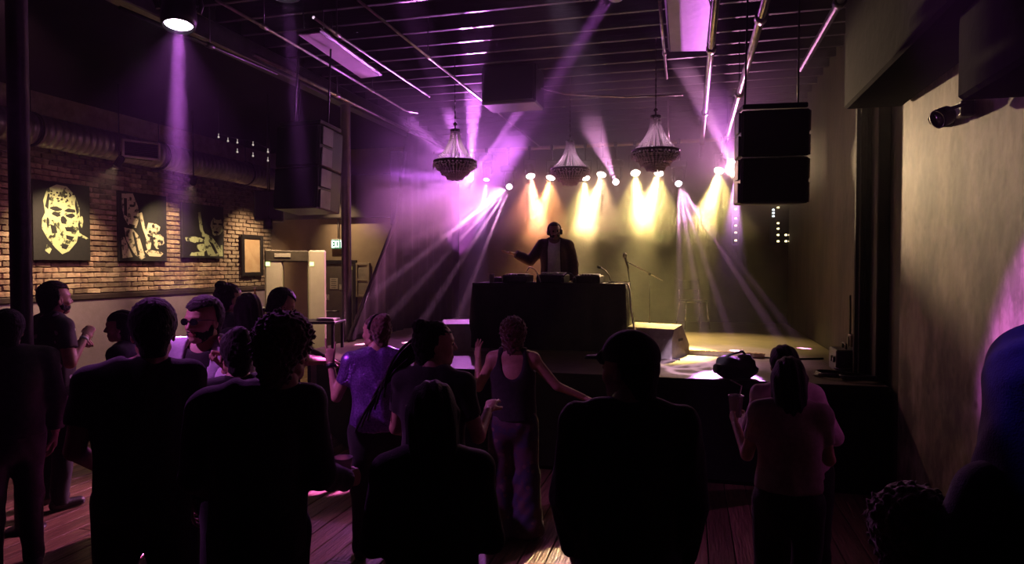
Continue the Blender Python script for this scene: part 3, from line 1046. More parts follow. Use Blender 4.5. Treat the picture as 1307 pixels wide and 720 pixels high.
# ------------------------------------------------------------------ brick wall with wainscot
def brick_mat():
    m = mat('old_brick', (0.44, 0.29, 0.20), (0.13, 0.075, 0.055), rough=0.9, scale=11, bump=0.7, bump_scale=30, thr=(0.3, 0.62))
    nt = m.node_tree
    b = nt.nodes['Principled BSDF']
    old = b.inputs['Base Color'].links[0].from_socket
    oi = nd(nt, 'ShaderNodeObjectInfo')
    tc = nd(nt, 'ShaderNodeTexCoord')
    ge = nd(nt, 'ShaderNodeNewGeometry')
    n = nd(nt, 'ShaderNodeTexNoise', Scale=2.2, Detail=5.0)
    nt.links.new(ge.outputs['Position'], n.inputs['Vector'])
    r = nd(nt, 'ShaderNodeValToRGB')
    r.color_ramp.elements[0].position, r.color_ramp.elements[1].position = 0.42, 0.68
    nt.links.new(n.outputs['Fac'], r.inputs[0])
    mx = nd(nt, 'ShaderNodeMix', data_type='RGBA')
    nt.links.new(r.outputs[0], mx.inputs[0])
    nt.links.new(old, mx.inputs[6])
    mx.inputs[7].default_value = (0.50, 0.39, 0.26, 1)
    mr = nd(nt, 'ShaderNodeMapRange')
    mr.inputs['To Min'].default_value, mr.inputs['To Max'].default_value = 0.4, 1.2
    nt.links.new(oi.outputs['Random'], mr.inputs['Value'])
    m2 = nd(nt, 'ShaderNodeMix', data_type='RGBA', blend_type='MULTIPLY')
    m2.inputs[0].default_value = 1
    nt.links.new(mx.outputs[2], m2.inputs[6])
    nt.links.new(mr.outputs[0], m2.inputs[7])
    nt.links.new(m2.outputs[2], b.inputs['Base Color'])
    return m


M_brick = brick_mat()
BL, BH, BG = 0.225, 0.068, 0.014
bricks = []
for r_ in range(int((3.75 - 1.56) / (BH + BG))):
    y = 6.55 + (0.5 * (BL + BG) if r_ % 2 else 0)
    while y < YF - 0.12:
        bricks.append((y + BL / 2, 1.575 + BH / 2 + r_ * (BH + BG)))
        y += BL + BG
PICS = [((40, 113), 2.0), ((150, 211), 2.0), ((229, 284), 2.0)]
hid = []
for (a, b_), _ in PICS:
    hid.append((at(a, 300, X=-8.93).y, at(b_, 300, X=-8.93).y))
def seen(y, z):
    return not any(a < y < b_ and 2.05 < z < 3.05 for a, b_ in hid) and not (at(14, 0, X=-8.9).y < y < at(40, 0, X=-8.9).y) and z < 3.6
near = sorted([b for b in bricks if seen(*b)], key=lambda b: b[0])[:300]
rest = [b for b in bricks if b not in set(near)]
def rough_brick():
    v, d = [], lambda s: random.uniform(-s, s)
    for sx in (-1, 1):
        for sy in (-1, 1):
            for sz in (-1, 1):
                v.append((sx * 0.035 + (d(.006) if sx > 0 else 0), sy * BL / 2 * (0.94 if sx > 0 else 1) + d(.006), sz * BH / 2 * (0.86 if sx > 0 else 1) + d(.005)))
    f = [(0, 1, 3, 2), (4, 6, 7, 5), (0, 4, 5, 1), (2, 3, 7, 6), (0, 2, 6, 4), (1, 5, 7, 3)]
    return v, f
_var = []
for i in range(8):
    me = MB().add(*rough_brick()).mesh('brick')
    me.materials.append(M_brick)
    _var.append(me)
for y, z in near:
    o = link('brick', random.choice(_var), wall_left)
    o.location = (XL + 0.012 + random.uniform(-.010, .010), y, z)
    o.rotation_euler = (random.uniform(-.035, .035), 0, random.uniform(-.03, .03))
mb = MB()
for y, z in rest:
    v, f = rough_brick()
    dx = XL + 0.012 + random.uniform(-.012, .010)
    mb.add([(a + dx, b_ + y, c + z) for a, b_, c in v], f)
mb.build('brickwork', M_brick, wall_left, kind='stuff')
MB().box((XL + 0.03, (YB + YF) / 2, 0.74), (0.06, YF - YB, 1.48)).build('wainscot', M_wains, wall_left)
MB().box((XL + 0.045, (YB + YF) / 2, 1.52), (0.09, YF - YB, 0.085), None, 0.012).build('trim_1', mat('dark_rail', (.06, .04, .035), (.03, .02, .02), rough=.5), **ST)

# ------------------------------------------------------------------ paintings on the brick
M_canvas = mat('black_canvas', (.012, .012, .011), (.007, .007, .007), rough=.7, scale=30)
M_paint = mat('pale_green_paint', (.42, .48, .25), (.02, .025, .012), rough=.6, scale=11, bump=.2, thr=(.40, .47), detail=9)
M_paint2 = mat('cream_paint', (.48, .44, .29), (.03, .028, .02), rough=.6, scale=13, bump=.2, thr=(.40, .48), detail=9)


def blob(cx, cy_, rx, ry, n=18, wob=.08, a0=0, seed=1):
    rr = random.Random(seed)
    return [(cx + rx * math.cos(a0 + 2 * math.pi * i / n) * (1 + rr.uniform(-wob, wob)), cy_ + ry * math.sin(a0 + 2 * math.pi * i / n) * (1 + rr.uniform(-wob, wob))) for i in range(n)]


def painting(px0, px1, py0, py1, label, light, dark, pm, tilt=0.0):
    a, b_ = at(px0, (py0 + py1) / 2, X=-8.90), at(px1, (py0 + py1) / 2, X=-8.90)
    d = (a - CAM).dot(Vector((-math.sin(R(YAW)), math.cos(R(YAW)), 0)))
    W, H = b_.y - a.y, (py1 - py0) / FPX * (d + 0.5)
    cz = 2 + (339.5 - (py0 + py1) / 2) / FPX * (d + 0.5)
    t = thing('painting', label, 'painting', (-8.925, (a.y + b_.y) / 2, cz), 0, 'portrait canvases on the brick wall')
    MB().box((.03, 0, 0), (.05, W, H), None, .004).build('canvas', M_canvas, t)
    M = Matrix(((0, 0, 1, 0.0545), (1, 0, 0, 0), (0, 1, 0, 0), (0, 0, 0, 1)))
    for nm, polys, m_, off, th in (('painted_figure', light, pm, 0, .0015), ('painted_shadow', dark, M_canvas, .0015, .0012)):
        mb = MB()
        for i, p in enumerate(polys):
            mb.prism([(u * W, v * H) for u, v in p], th + i * .00003, Matrix.Translation((off, 0, 0)) @ M)
        mb.build(nm, m_, t, kind='stuff')
    return t


# a bearded-less elder with puffed cheeks and a hand at the mouth, broad stencil patches
face = [(-.30, .10), (-.33, .25), (-.26, .40), (-.10, .47), (.08, .46), (.22, .36), (.30, .20), (.31, .05), (.27, -.02), (.29, -.12), (.24, -.26), (.10, -.38), (-.02, -.42), (-.14, -.34), (-.27, -.22), (-.36, -.10), (-.35, .02)]
dk = [blob(-.12, .16, .10, .028, 9, .2, 0, 2), blob(.14, .15, .10, .028, 9, .2, 0, 3), blob(-.11, .09, .075, .030, 9, .25, 0, 4), blob(.14, .08, .075, .030, 9, .25, 0, 5), blob(.01, .02, .055, .05, 8, .3, 0, 6),
      [(-.22, -.04), (-.12, -.07), (-.10, -.15), (-.19, -.16)], [(.03, -.07), (.16, -.06), (.22, -.13), (.06, -.12)], [(.05, -.17), (.20, -.19), (.15, -.24), (.06, -.22)], [(-.02, -.28), (.10, -.30), (.05, -.36), (-.03, -.34)],
      [(-.30, .18), (-.25, .34), (-.22, .34), (-.25, .14)], [(.24, .32), (.29, .14), (.25, .10), (.22, .24)], blob(-.26, -.02, .03, .07, 8, .3, 0, 7)] + [blob(random.uniform(-.2, .2), random.uniform(.26, .40), .02, .014, 6, .4, 0, i) for i in range(20)]
painting(40, 113, 235, 333, 'black canvas with a large pale green face and hand, nearest the column', [face, blob(.34, .02, .035, .08, 8, .2, 0, 8), [(.26, -.12), (.46, -.20), (.44, -.22), (.25, -.17)], [(-.28, -.30), (-.20, -.36), (-.24, -.42), (-.31, -.38)]], dk, M_paint)
# a horn player in profile with a saxophone
sax_l = [[(-.44, .46), (-.22, .48), (-.12, .30), (-.10, .12), (-.16, -.02), (-.32, .02), (-.40, .12), (-.44, .28)], [(-.40, -.02), (-.22, -.04), (-.10, -.14), (.02, -.44), (-.06, -.48), (-.20, -.40), (-.36, -.20)],
         [(-.46, -.16), (-.40, -.16), (-.24, -.44), (-.44, -.46)], [(-.10, .20), (-.04, .22), (.02, .02), (.10, -.14), (.05, -.18), (-.03, -.02)], blob(.18, -.02, .16, .09, 12, .3, 0, 11), blob(.30, -.18, .13, .12, 12, .35, 0, 12), blob(.10, -.24, .06, .12, 9, .3, 0, 13), blob(.20, -.38, .16, .06, 9, .35, 0, 15)]
sax_d = [blob(-.24, .30, .06, .02, 8, .3, 0, 14), blob(-.18, .14, .05, .018, 8, .3, 0, 16), [(-.40, .40), (-.34, .40), (-.34, .14), (-.40, .16)], [(-.30, .04), (-.18, .02), (-.20, -.01), (-.32, .0)], [(-.24, -.08), (-.20, -.08), (-.10, -.40), (-.14, -.42)]] + [blob(random.uniform(.05, .42), random.uniform(-.34, .05), .030, .024, 7, .4, 0, 30 + i) for i in range(12)]
painting(150, 211, 248, 334, 'black canvas of a saxophone player in cream and green, second from the column', sax_l, sax_d, M_paint2)
tr_l = [blob(.32, .12, .15, .20, 14, .12, 0, 21), [(-.14, .34), (-.08, .36), (-.02, .02), (.06, -.10), (-.04, -.10), (-.10, .04)], [(.04, -.04), (.20, -.10), (.36, -.26), (.46, -.24), (.47, -.46), (.10, -.46), (.0, -.20)], blob(-.22, -.16, .20, .06, 12, .3, 0, 22), blob(-.05, -.30, .16, .08, 10, .3, 0, 23), [(-.30, -.40), (.0, -.38), (.0, -.46), (-.34, -.46)]]
tr_d = [blob(.26, .16, .06, .018, 8, .3, 0, 24), blob(.40, .16, .05, .018, 8, .3, 0, 25), blob(.30, .0, .06, .025, 8, .3, 0, 26), blob(.34, -.08, .08, .02, 8, .3, 0, 27), [(.10, -.16), (.22, -.22), (.34, -.40), (.28, -.42)], blob(.34, .29, .14, .04, 10, .3, 0, 28)]
painting(231, 284, 262, 330, 'black canvas of a trumpet player in pale green, furthest from the column', tr_l, tr_d, M_paint)

M_frame = mat('black_frame', (.015, .013, .012), rough=.35, scale=20)
a, b_ = at(308, 326, X=-8.9), at(335, 326, X=-8.9)
t = thing('framed_print', 'tan print in a thick black frame at the end of the brick wall', 'picture', (-8.925, (a.y + b_.y) / 2, 2.21))
W, H = b_.y - a.y, 0.86
fr = MB()
for s in (-1, 1):
    fr.box((.03, s * (W / 2 - .04), 0), (.05, .08, H), None, .008)
    fr.box((.03, 0, s * (H / 2 - .04)), (.05, W - .16, .08), None, .008)
fr.build('frame', M_frame, t)
MB().box((.012, 0, 0), (.012, W - .15, H - .15)).build('print', mat('aged_print', (.46, .33, .19), (.40, .27, .15), rough=.5, scale=5, thr=(.4, .6)), t)

# ------------------------------------------------------------------ duct, register, track lights on the brick side
M_galv = mat('galvanised_duct', (.42, .38, .36), (.24, .21, .2), rough=.38, metal=.85, scale=3, bump=.2)
t = thing('air_duct', 'round spiral galvanised duct running above the paintings', 'duct', (-8.42, 6.0, 3.80))
prof = []
for i in range(64):
    z = i * .108
    prof += [(.205, z), (.205, z + .080), (.218, z + .088), (.218, z + .098)]
MB().lathe(prof, axis=(0, 1, 0), n=20).build('tube', M_galv, t)
for y in (0.9, 3.1, 5.3):
    mb = MB().tube([(0, y, .22), (0, y, .94)], .008, 6)
    mb.lathe([(.222, -.015), (.232, -.015), (.232, .015), (.222, .015)], (0, y, 0), (0, 1, 0), 20)
    mb.build('hanger', M_black, t)
t = thing('air_register', 'rectangular louvred air register with a pale rim hung beside the duct', 'vent', at(180.5, 191.5, X=-8.0), R(62))
fr = MB()
W, H = .50, .24
for s in (-1, 1):
    fr.box((s * (W / 2), 0, 0), (.03, .05, H + .03), None, .005)
    fr.box((0, 0, s * (H / 2)), (W - .03, .05, .03), None, .005)
fr.build('rim', mat('pale_rim', (.48, .40, .42), rough=.4), t)
MB().box((0, .15, 0), (W - .02, .26, H - .02)).build('plenum', M_black, t)
for k in range(7):
    MB().box((0, 0.0, -H / 2 + .035 + k * .029), (W - .035, .030, .004), Euler((R(35), 0, 0))).build('slat', M_frame, t)


def track_light(pos, aim, label, power, ang, col=(1, .68, .40), grp='track lights on the brick wall'):
    d = (Vector(aim) - Vector(pos)).normalized()
    t = thing('track_light', label, 'lamp', pos, 0, grp)
    MB().lathe([(.0, -.09), (.03, -.09), (.045, -.07), (.05, .055), (.046, .06), (.042, .045), (0, .045)], axis=d, n=14).build('housing', M_black, t)
    MB().lathe([(.0, .050), (.041, .050), (.041, .0505), (0, .0505)], axis=d, n=14).build('lens', emit('warm_lens', (1, .78, .45), 9), t)
    MB().tube([(0, 0, .03), (0, 0, .20), (0, 0, ZC - pos[2])], .009, 6).build('stem', M_black, t)
    spot(Vector(pos) + d * .075, aim, col, power, ang, .8, .03, 'track_light_beam')


p1_ = at(247, 231, X=-7.7)
track_light((-7.55, 7.45, 3.42), (-9.0, 7.7, 2.05), 'small warm spotlight aimed at the first painting', 430, 66)
track_light(tuple(p1_), (-9.0, 9.9, 2.1), 'small warm spotlight glowing above the third painting', 430, 66)
track_light((-7.55, 11.9, 3.42), (-9.0, 12.0, 2.1), 'small warm spotlight aimed at the framed print', 300, 70)

q = at(383, 262, d=8.0)
track_light((q.x, q.y, 3.5), tuple(at(384, 375, d=8.9)), 'small warm spotlight hidden behind the hanging left speaker, aimed at the metal detector', 210, 44)
q = at(414, 262, Y=12.0)
track_light((q.x, 12.0, 3.3), (q.x + .1, 12.9, 2.6), 'small warm spotlight over the far door wall', 60, 90)
# ------------------------------------------------------------------ columns, ceiling joists, pipes, panels
M_steel = mat('dull_steel_pipe', (.55, .5, .5), (.32, .29, .29), rough=.3, metal=.9, scale=8, bump=.1)
M_dark = mat('dark_metal', (.05, .048, .05), (.028, .026, .03), rough=.4, metal=.6, scale=10, bump=.1)
M_plastic = mat('black_plastic', (.018, .018, .02), (.010, .010, .011), rough=.42, scale=30, bump=.12)
M_grille = mat('black_speaker_grille', (.012, .012, .013), (.005, .005, .006), rough=.6, scale=120, bump=.5, bump_scale=320)
M_wood = mat('black_joist', (.030, .024, .026), (.016, .013, .014), rough=.5, scale=4, bump=.3, stretch=(.4, 3, 3))
for (x, y, nm) in ((-4.85, 3.88, 'support_column'), (-4.76, 8.62, 'support_column')):
    o = MB().lathe([(.13, 0), (.13, .012), (.075, .014), (.07, .03), (.07, ZC - .46), (.12, ZC - .45), (.12, ZC - .43)], n=20).build(nm, M_dark, **ST)
    o.location = (x, y, 0)
M_soft = mat('matt_black_board', (.007, .0065, .007), (.004, .004, .004), rough=.95, scale=3, spec=.05)
jm = MB().box((0, 0, 0), (XR + 4.74, .05, .24), None, .006).mesh('joist')
jm.materials.append(M_wood)
y = 0.6
while y < YF - 0.1:
    o = link('joist', jm, ceiling)
    o.location = ((XR - 4.74) / 2, y, ZC - .121)
    y += .41
# a long girder over the columns and its soffit over the right wall
MB().box((-4.8, (YB + YF) / 2, 4.39), (.16, YF - YB - .02, .22), None, .01).build('ceiling_beam', M_dark, **ST)
MB().box(((XL - 4.9) / 2, (YB + YF) / 2, 4.60), (-4.9 - XL - .02, YF - YB - .02, .26), None, .01).build('ceiling_soffit', M_soft, **ST)
MB().box((1.44, 4.0, 3.86), (.44, 4.1, 1.15), None, .02).build('ceiling_soffit', M_soft, **ST)
MB().box((1.50, 0.5, 3.66), (.34, 6.9, 1.62), None, .02).build('ceiling_soffit', M_soft, **ST)


def pipe(label, pts, r, m=M_steel, couple=(), name='ceiling_pipe', grp=None, cat='pipe'):
    t = thing(name, label, cat, pts[0], 0, grp)
    p0 = Vector(pts[0])
    L = [Vector(p) - p0 for p in pts]
    MB().tube(L, r, 10).build('tube', m, t)
    for f in couple:
        n = len(L) - 1
        i = min(int(f * n), n - 1)
        q = L[i].lerp(L[i + 1], f * n - i)
        d = (L[i + 1] - L[i]).normalized()
        MB().lathe([(r * 1.05, -.05), (r * 1.5, -.045), (r * 1.5, .045), (r * 1.05, .05)], q, d, 12).build('coupling', m, t)
        MB().tube([q, (q.x, q.y, ZC - .05 - p0.z)], .006, 6).build('hanger_rod', M_dark, t)
    return t


pipe('steel pipe over the stage, left of the twin pair by the right speaker', [(.17, 1.2, 3.92), (.17, 12.3, 3.92)], .030, couple=(.25, .45, .68, .87))
pipe('steel pipe over the stage, right of the twin pair by the right speaker', [(.52, 1.2, 3.92), (.52, 12.0, 3.92)], .034, couple=(.2, .4, .62, .85))
pipe('short dull pipe near the right wall above the right speaker', [(1.15, 1.5, 4.12), (1.15, 7.8, 4.12)], .034, M_dark, (.4, .7))
z = 4.18
pipe('long steel pipe crossing over the hanging left speaker towards the stage', [at(323, 69, Z=z), at(568, 190, Z=z)], .022, couple=(.3, .7))
pipe('thin pipe nearest the purple ceiling lamp', [at(153, 10, Z=z), at(353, 94, Z=z)], .018, M_dark, (.5,))
pipe('thin conduit left of the tilted ceiling light panel', [at(276, 0, Z=z), at(350, 42, Z=z), at(440, 95, Z=z), at(517, 141, Z=z), at(533, 144, Z=z)], .014, couple=(.2, .6), name='conduit')
pipe('thin conduit right of the tilted ceiling light panel', [at(400, 22, Z=z), at(430, 44, Z=z), at(548, 123, Z=z)], .014, couple=(.5,), name='conduit')
pipe('long thin conduit ending above the middle chandelier', [at(457, 0, Z=z), at(554, 79, Z=z), at(637, 145, Z=z), at(690, 188, Z=z)], .013, couple=(.3, .6), name='conduit')
pipe('narrow rod along the ceiling beside the square light panel', [at(842, 0, Z=4.3), at(851, 100, Z=4.3)], .016, couple=(.6,))
pipe('bare vertical drop rod behind the right chandelier', [at(853, 180, d=9.5), at(853, 128, d=9.5)], .014)
pipe('thin cable pipe strung across the joists above the middle chandelier', [at(690, 112, Y=8.0), at(720, 120, Y=8.0), at(800, 124, Y=8.0), at(872, 121, Y=8.0)], .010, M_steel, name='conduit')

M_diff = mat('white_ceiling_panel', (.62, .52, .58), (.42, .34, .40), rough=.5, scale=3.0, bump=.1, thr=(.3, .7))


def panel(label, corners):
    P4 = [at(px, py, Z=4.26) for px, py in corners]
    c = sum(P4, Vector()) / 4
    t = thing('ceiling_light_panel', label, 'light panel', c)
    L = [(p - c) for p in P4]
    mb = MB()
    mb.add([p + Vector((0, 0, 0)) for p in L] + [p + Vector((0, 0, .05)) for p in L], [(0, 1, 2, 3), (7, 6, 5, 4), (0, 4, 5, 1), (1, 5, 6, 2), (2, 6, 7, 3), (3, 7, 4, 0)])
    mb.build('diffuser', M_diff, t)
    fr = MB()
    for i in range(4):
        a, b_ = L[i] * 1.03, L[(i + 1) % 4] * 1.03
        fr.tube([a + Vector((0, 0, .02)), b_ + Vector((0, 0, .02))], .018, 4, smooth=False)
    fr.build('rim', M_dark, t)
    rods = MB()
    for p in L:
        rods.tube([p * .9 + Vector((0, 0, .05)), p * .9 + Vector((0, 0, ZC - .02 - c.z))], .006, 5)
    rods.build('hanger_rods', M_dark, t)


panel('tilted pale ceiling panel above the hanging left speaker', [(381, 45), (409, 42), (485, 97), (461, 100)])
panel('square mottled ceiling panel beside the twin steel pipes', [(851, -6), (908, -6), (901, 65), (856, 66)])

t = thing('hanging_box', 'black box hung under the joists over the middle of the stage', 'speaker', at(650, 108, Y=8.3), 0)
MB().box((0, .2, 0), (.72, .5, .50), None, .02).build('cabinet', M_plastic, t)
MB().box((0, -.06, 0), (.66, .03, .44), None, .008).build('grille', M_grille, t)
mb = MB()
for s in (-1, 1):
    mb.tube([(s * .3, .2, .25), (s * .3, .2, ZC - .02 - t.location.z)], .012, 6)
mb.build('hanger', M_dark, t)

# ------------------------------------------------------------------ hung loudspeakers
def hung_speaker(label, pos, W, H, D, rx, rz, n):
    t = thing('hanging_speaker', label, 'speaker', pos, rz, 'loudspeakers hung either side of the stage')
    t.rotation_euler = (rx, 0, rz)
    h = H / n
    for i in range(n):
        z = -H / 2 + h * (i + .5)
        MB().box((0, D / 2, z), (W, D, h - .012), None, .012).build('cabinet', M_plastic, t)
        MB().box((0, -.006, z), (W - .03, .02, h - .035), None, .005).build('grille', M_grille, t)
    for s in (-1, 1):
        fl = MB()
        for i in range(4):
            fl.box((s * (W / 2 + .010), D * (.30 + .0 * i), -H / 2 + H * (i + .5) / 4), (.018, D * .42, H / 4 - .03), None, .004)
        fl.build('side_rail', mat('grey_rigging', (.30, .27, .29), (.2, .18, .19), rough=.45, metal=.3), t)
    rig = MB().box((0, D / 2, H / 2 + .03), (W * .96, D * .9, .045), None, .008)
    for sx in (-1, 1):
        rig.tube([(sx * W * .4, D / 2, H / 2 + .03), (sx * W * .38, D / 2, ZC - .06 - pos[2])], .010, 6)
    rig.build('rigging_frame', M_dark, t)


p = at(378, 213, d=6.75)
hung_speaker('black loudspeaker hung above the crowd beside the brick wall room', tuple(p), .52, .86, .42, R(-5), R(-4), 2)
p = at(989, 200, d=5.85)
hung_speaker('plain black loudspeaker hung before the right concrete wall', tuple(p), .57, .83, .40, R(3), R(5), 2)

# small speaker and pendant by the far wall
t = thing('hanging_speaker', 'small black loudspeaker hung behind the larger left one', 'speaker', at(344, 264, d=11.2), R(30))
MB().box((0, 0, 0), (.46, .36, .50), None, .02, taper=1).build('cabinet', M_plastic, t)
MB().box((0, -.185, 0), (.40, .02, .44), None, .005).build('grille', M_grille, t)
MB().tube([(0, 0, .25), (0, 0, ZC - .02 - t.location.z)], .014, 6).build('hanger', M_dark, t)
t = thing('pendant_lamp', 'black cylinder pendant lamp with a lit underside', 'lamp', at(342, 291, d=11.0))
MB().lathe([(.0, .16), (.07, .15), (.075, -.02), (.07, -.02), (.068, .10), (0, .10)], n=18).build('shade', M_plastic, t)
MB().lathe([(0, -.012), (.066, -.012), (.066, -.006), (0, -.006)], n=18).build('bulb', emit('pendant_glow', (1, .86, .62), 3), t)
MB().tube([(0, 0, .15), (0, 0, ZC - .02 - t.location.z)], .008, 6).build('cord', M_dark, t)
q = t.location
spot((q.x, q.y, q.z - .04), (q.x, q.y, 0), (1, .74, .42), 160, 120, .8, .05, 'pendant_light')

# ------------------------------------------------------------------ chandeliers
M_crystal = mat('crystal_beads', (.90, .80, .86), (.72, .6, .7), rough=.12, metal=.25, scale=50, bump=0, spec=1.0, coat=1.0)
_nt = M_crystal.node_tree
_tl, _mx = nd(_nt, 'ShaderNodeBsdfTranslucent'), nd(_nt, 'ShaderNodeMixShader')
_tl.inputs['Color'].default_value = (.95, .82, .92, 1)
_mx.inputs[0].default_value = .55
_nt.links.new(_nt.nodes['Principled BSDF'].outputs[0], _mx.inputs[1])
_nt.links.new(_tl.outputs[0], _mx.inputs[2])
_nt.links.new(_mx.outputs[0], _nt.nodes['Material Output'].inputs['Surface'])
M_hoop = mat('dark_bronze_hoop', (.10, .07, .075), (.05, .035, .04), rough=.35, metal=.8, scale=20)


M_added_bulb = emit('added_dim_bulb', (1, .72, .85), 5)


def bead(mb, p, r):
    v = [(p[0] + r, p[1], p[2]), (p[0] - r, p[1], p[2]), (p[0], p[1] + r, p[2]), (p[0], p[1] - r, p[2]), (p[0], p[1], p[2] + r * 1.25), (p[0], p[1], p[2] - r * 1.25)]
    mb.add(v, [(0, 2, 4), (2, 1, 4), (1, 3, 4), (3, 0, 4), (2, 0, 5), (1, 2, 5), (3, 1, 5), (0, 3, 5)])


def strand_mesh(nm, pts, r):
    mb = MB()
    for p in pts:
        bead(mb, p, r if not hasattr(r, '__call__') else r(p))
    me = mb.mesh(nm)
    me.materials.append(M_crystal)
    return me


top_pts = []
for i in range(21):
    u = i / 20
    top_pts.append((.055 + .215 * u ** 2.1, 0, .65 - .40 * u))
bowl_pts = []
for rr, z0, z1 in ((.265, .22, .15), (.205, .16, .085), (.135, .095, .03)):
    for i in range(4):
        bowl_pts.append((rr - .012 * i, 0, z0 + (z1 - z0) * i / 3))
S_top, S_bowl = strand_mesh('top_strand', top_pts, .0115), strand_mesh('bowl_strand', bowl_pts, .0145)
S_swag = strand_mesh('rim_swag', [(.285 * math.cos(a), .285 * math.sin(a), .225 - .05 * math.sin(math.pi * (a / R(24)))) for a in [R(24) * i / 6 for i in range(7)]], .0105)
S_drop = strand_mesh('bottom_drop', [(.06, 0, .05), (.05, 0, .03), (.04, 0, .012)], .012)


def hoop(mb, r_, z, hh=.018, th=.008, n=36):
    mb.lathe([(r_ - th, z - hh / 2), (r_, z - hh / 2), (r_, z + hh / 2), (r_ - th, z + hh / 2), (r_ - th, z - hh / 2)], n=n)


def chandelier(label, pos, sc):
    t = thing('chandelier', label, 'chandelier', pos, random.uniform(0, 1), 'crystal chandeliers over the stage')
    t.scale = (sc,) * 3
    mb = MB()
    hoop(mb, .285, .25, .022)
    hoop(mb, .278, .205, .012)
    mb.build('rim_hoop', M_hoop, t)
    mb = MB()
    for r_, z in ((.215, .165), (.145, .10), (.07, .04)):
        hoop(mb, r_, z, .010)
    for k in range(4):
        a = math.pi * k / 4
        mb.tube([(.28 * math.cos(a), .28 * math.sin(a), .25), (-.28 * math.cos(a), -.28 * math.sin(a), .25)], .006, 5)
    mb.build('inner_hoops', M_hoop, t)
    mb = MB()
    hoop(mb, .062, .655, .03)
    mb.tube([(0, 0, .05), (0, 0, .72)], .010, 8).lathe([(0, .72), (.03, .73), (.012, .76), (0, .77)], n=12)
    mb.build('crown', M_hoop, t)
    for k in range(32):
        for me in ((S_top, S_bowl)):
            if me is S_top and k % 4 == 3:
                continue
            o = link(me.name.split('.')[0], me, t)
            o.rotation_euler = (0, 0, 2 * math.pi * k / 32 + (.1 if me is S_bowl else 0))
    for k in range(15):
        o = link('rim_swag', S_swag, t)
        o.rotation_euler = (0, 0, R(24) * k)
        if k % 2:
            o = link('bottom_drop', S_drop, t)
            o.rotation_euler = (0, 0, R(48) * k)
    for k in range(5):  # bulbs and a point light added inside to make the beads sparkle
        a = 2 * math.pi * k / 5
        MB().ball((.10 * math.cos(a), .10 * math.sin(a), .27), .016, 10, 6, sc=(1, 1, 1.7)).build('bulb', M_added_bulb, t)
    l = bpy.data.lights.new('chandelier_fill', 'POINT')
    l.color, l.energy, l.shadow_soft_size = (1, .70, .86), 6.5, .10
    lo = bpy.data.objects.new('chandelier_fill', l)
    lo.location = Vector(pos) + Vector((0, 0, .27))
    C.objects.link(lo)
    ch = MB()
    z, i = .77, 0
    top = (ZC - .02 - pos[2]) / sc
    while z < top:
        ch.box((0, 0, z + .02), (.016 if i % 2 else .004, .004 if i % 2 else .016, .04))
        z += .034
        i += 1
    ch.build('chain', M_hoop, t)


for px, py, d, sc, lab in ((581, 231, 8.35, .96, 'crystal chandelier nearest the left speaker, before the purple lamp'), (727.5, 238, 9.1, .93, 'middle crystal chandelier above the DJ'), (836.5, 220, 7.7, .97, 'crystal chandelier nearest the twin steel pipes, hung highest in view')):
    chandelier(lab, tuple(at(px, py, d=d)), sc)

# ------------------------------------------------------------------ rear lighting pipe with its lamps
pipe_z = 3.95
pipe('pale horizontal lighting pipe across the back of the stage', [(-4.3, TRUSS_Y + .05, pipe_z), (1.5, TRUSS_Y + .05, pipe_z)], .030, mat('cream_painted_pipe', (.55, .46, .36), rough=.4, metal=.2), (.1, .5, .9), name='lighting_pipe')


def par_can(i, px, py, aim, col, label):
    p = at(px, py, Y=TRUSS_Y)
    d = (Vector(aim) - p).normalized()
    t = thing('par_can', label, 'stage lamp', p, 0, 'warm lamps on the rear pipe')
    MB().lathe([(0, -.24), (.05, -.235), (.07, -.20), (.085, -.05), (.085, .035), (.079, .035), (.076, .0), (0, .0)], axis=d, n=18).build('housing', M_plastic, t)
    MB().lathe([(0, .004), (.075, .004), (.075, .008), (0, .008)], axis=d, n=18).build('lens', emit('lens_glow', tuple(.35 * c + .65 for c in col), 14), t)
    q = d.cross(Vector((0, 0, 1))).normalized()
    b_ = -d * .1
    MB().tube([b_ + q * .09, b_ + q * .10 + Vector((0, 0, .20)), b_ - q * .10 + Vector((0, 0, .20)), b_ - q * .09], .008, 6).build('yoke', M_dark, t)
    tp = b_ + Vector((0, 0, .20))
    MB().tube([tp, (tp.x, .05, pipe_z - p.z)], .012, 6).box((tp.x, .05, pipe_z - p.z), (.05, .08, .08), None, .01).build('clamp', M_dark, t)


PAR_LABELS = ['orange lamp on the rear pipe, first right of the purple lamps', 'orange lamp on the rear pipe, half behind the middle chandelier', 'yellow lamp on the rear pipe, just right of the middle chandelier',
              'peach lamp on the rear pipe between the middle and right chandeliers', 'yellow lamp on the rear pipe, below the right chandelier and nearer the DJ', 'yellow lamp on the rear pipe, below the right chandelier and nearer the wall', 'yellow lamp on the rear pipe beside the right hanging speaker']
for i, ((px, py, aim, col, pw, ang), lab) in enumerate(zip(PARS, PAR_LABELS)):
    par_can(i, px, py, aim, col, lab)


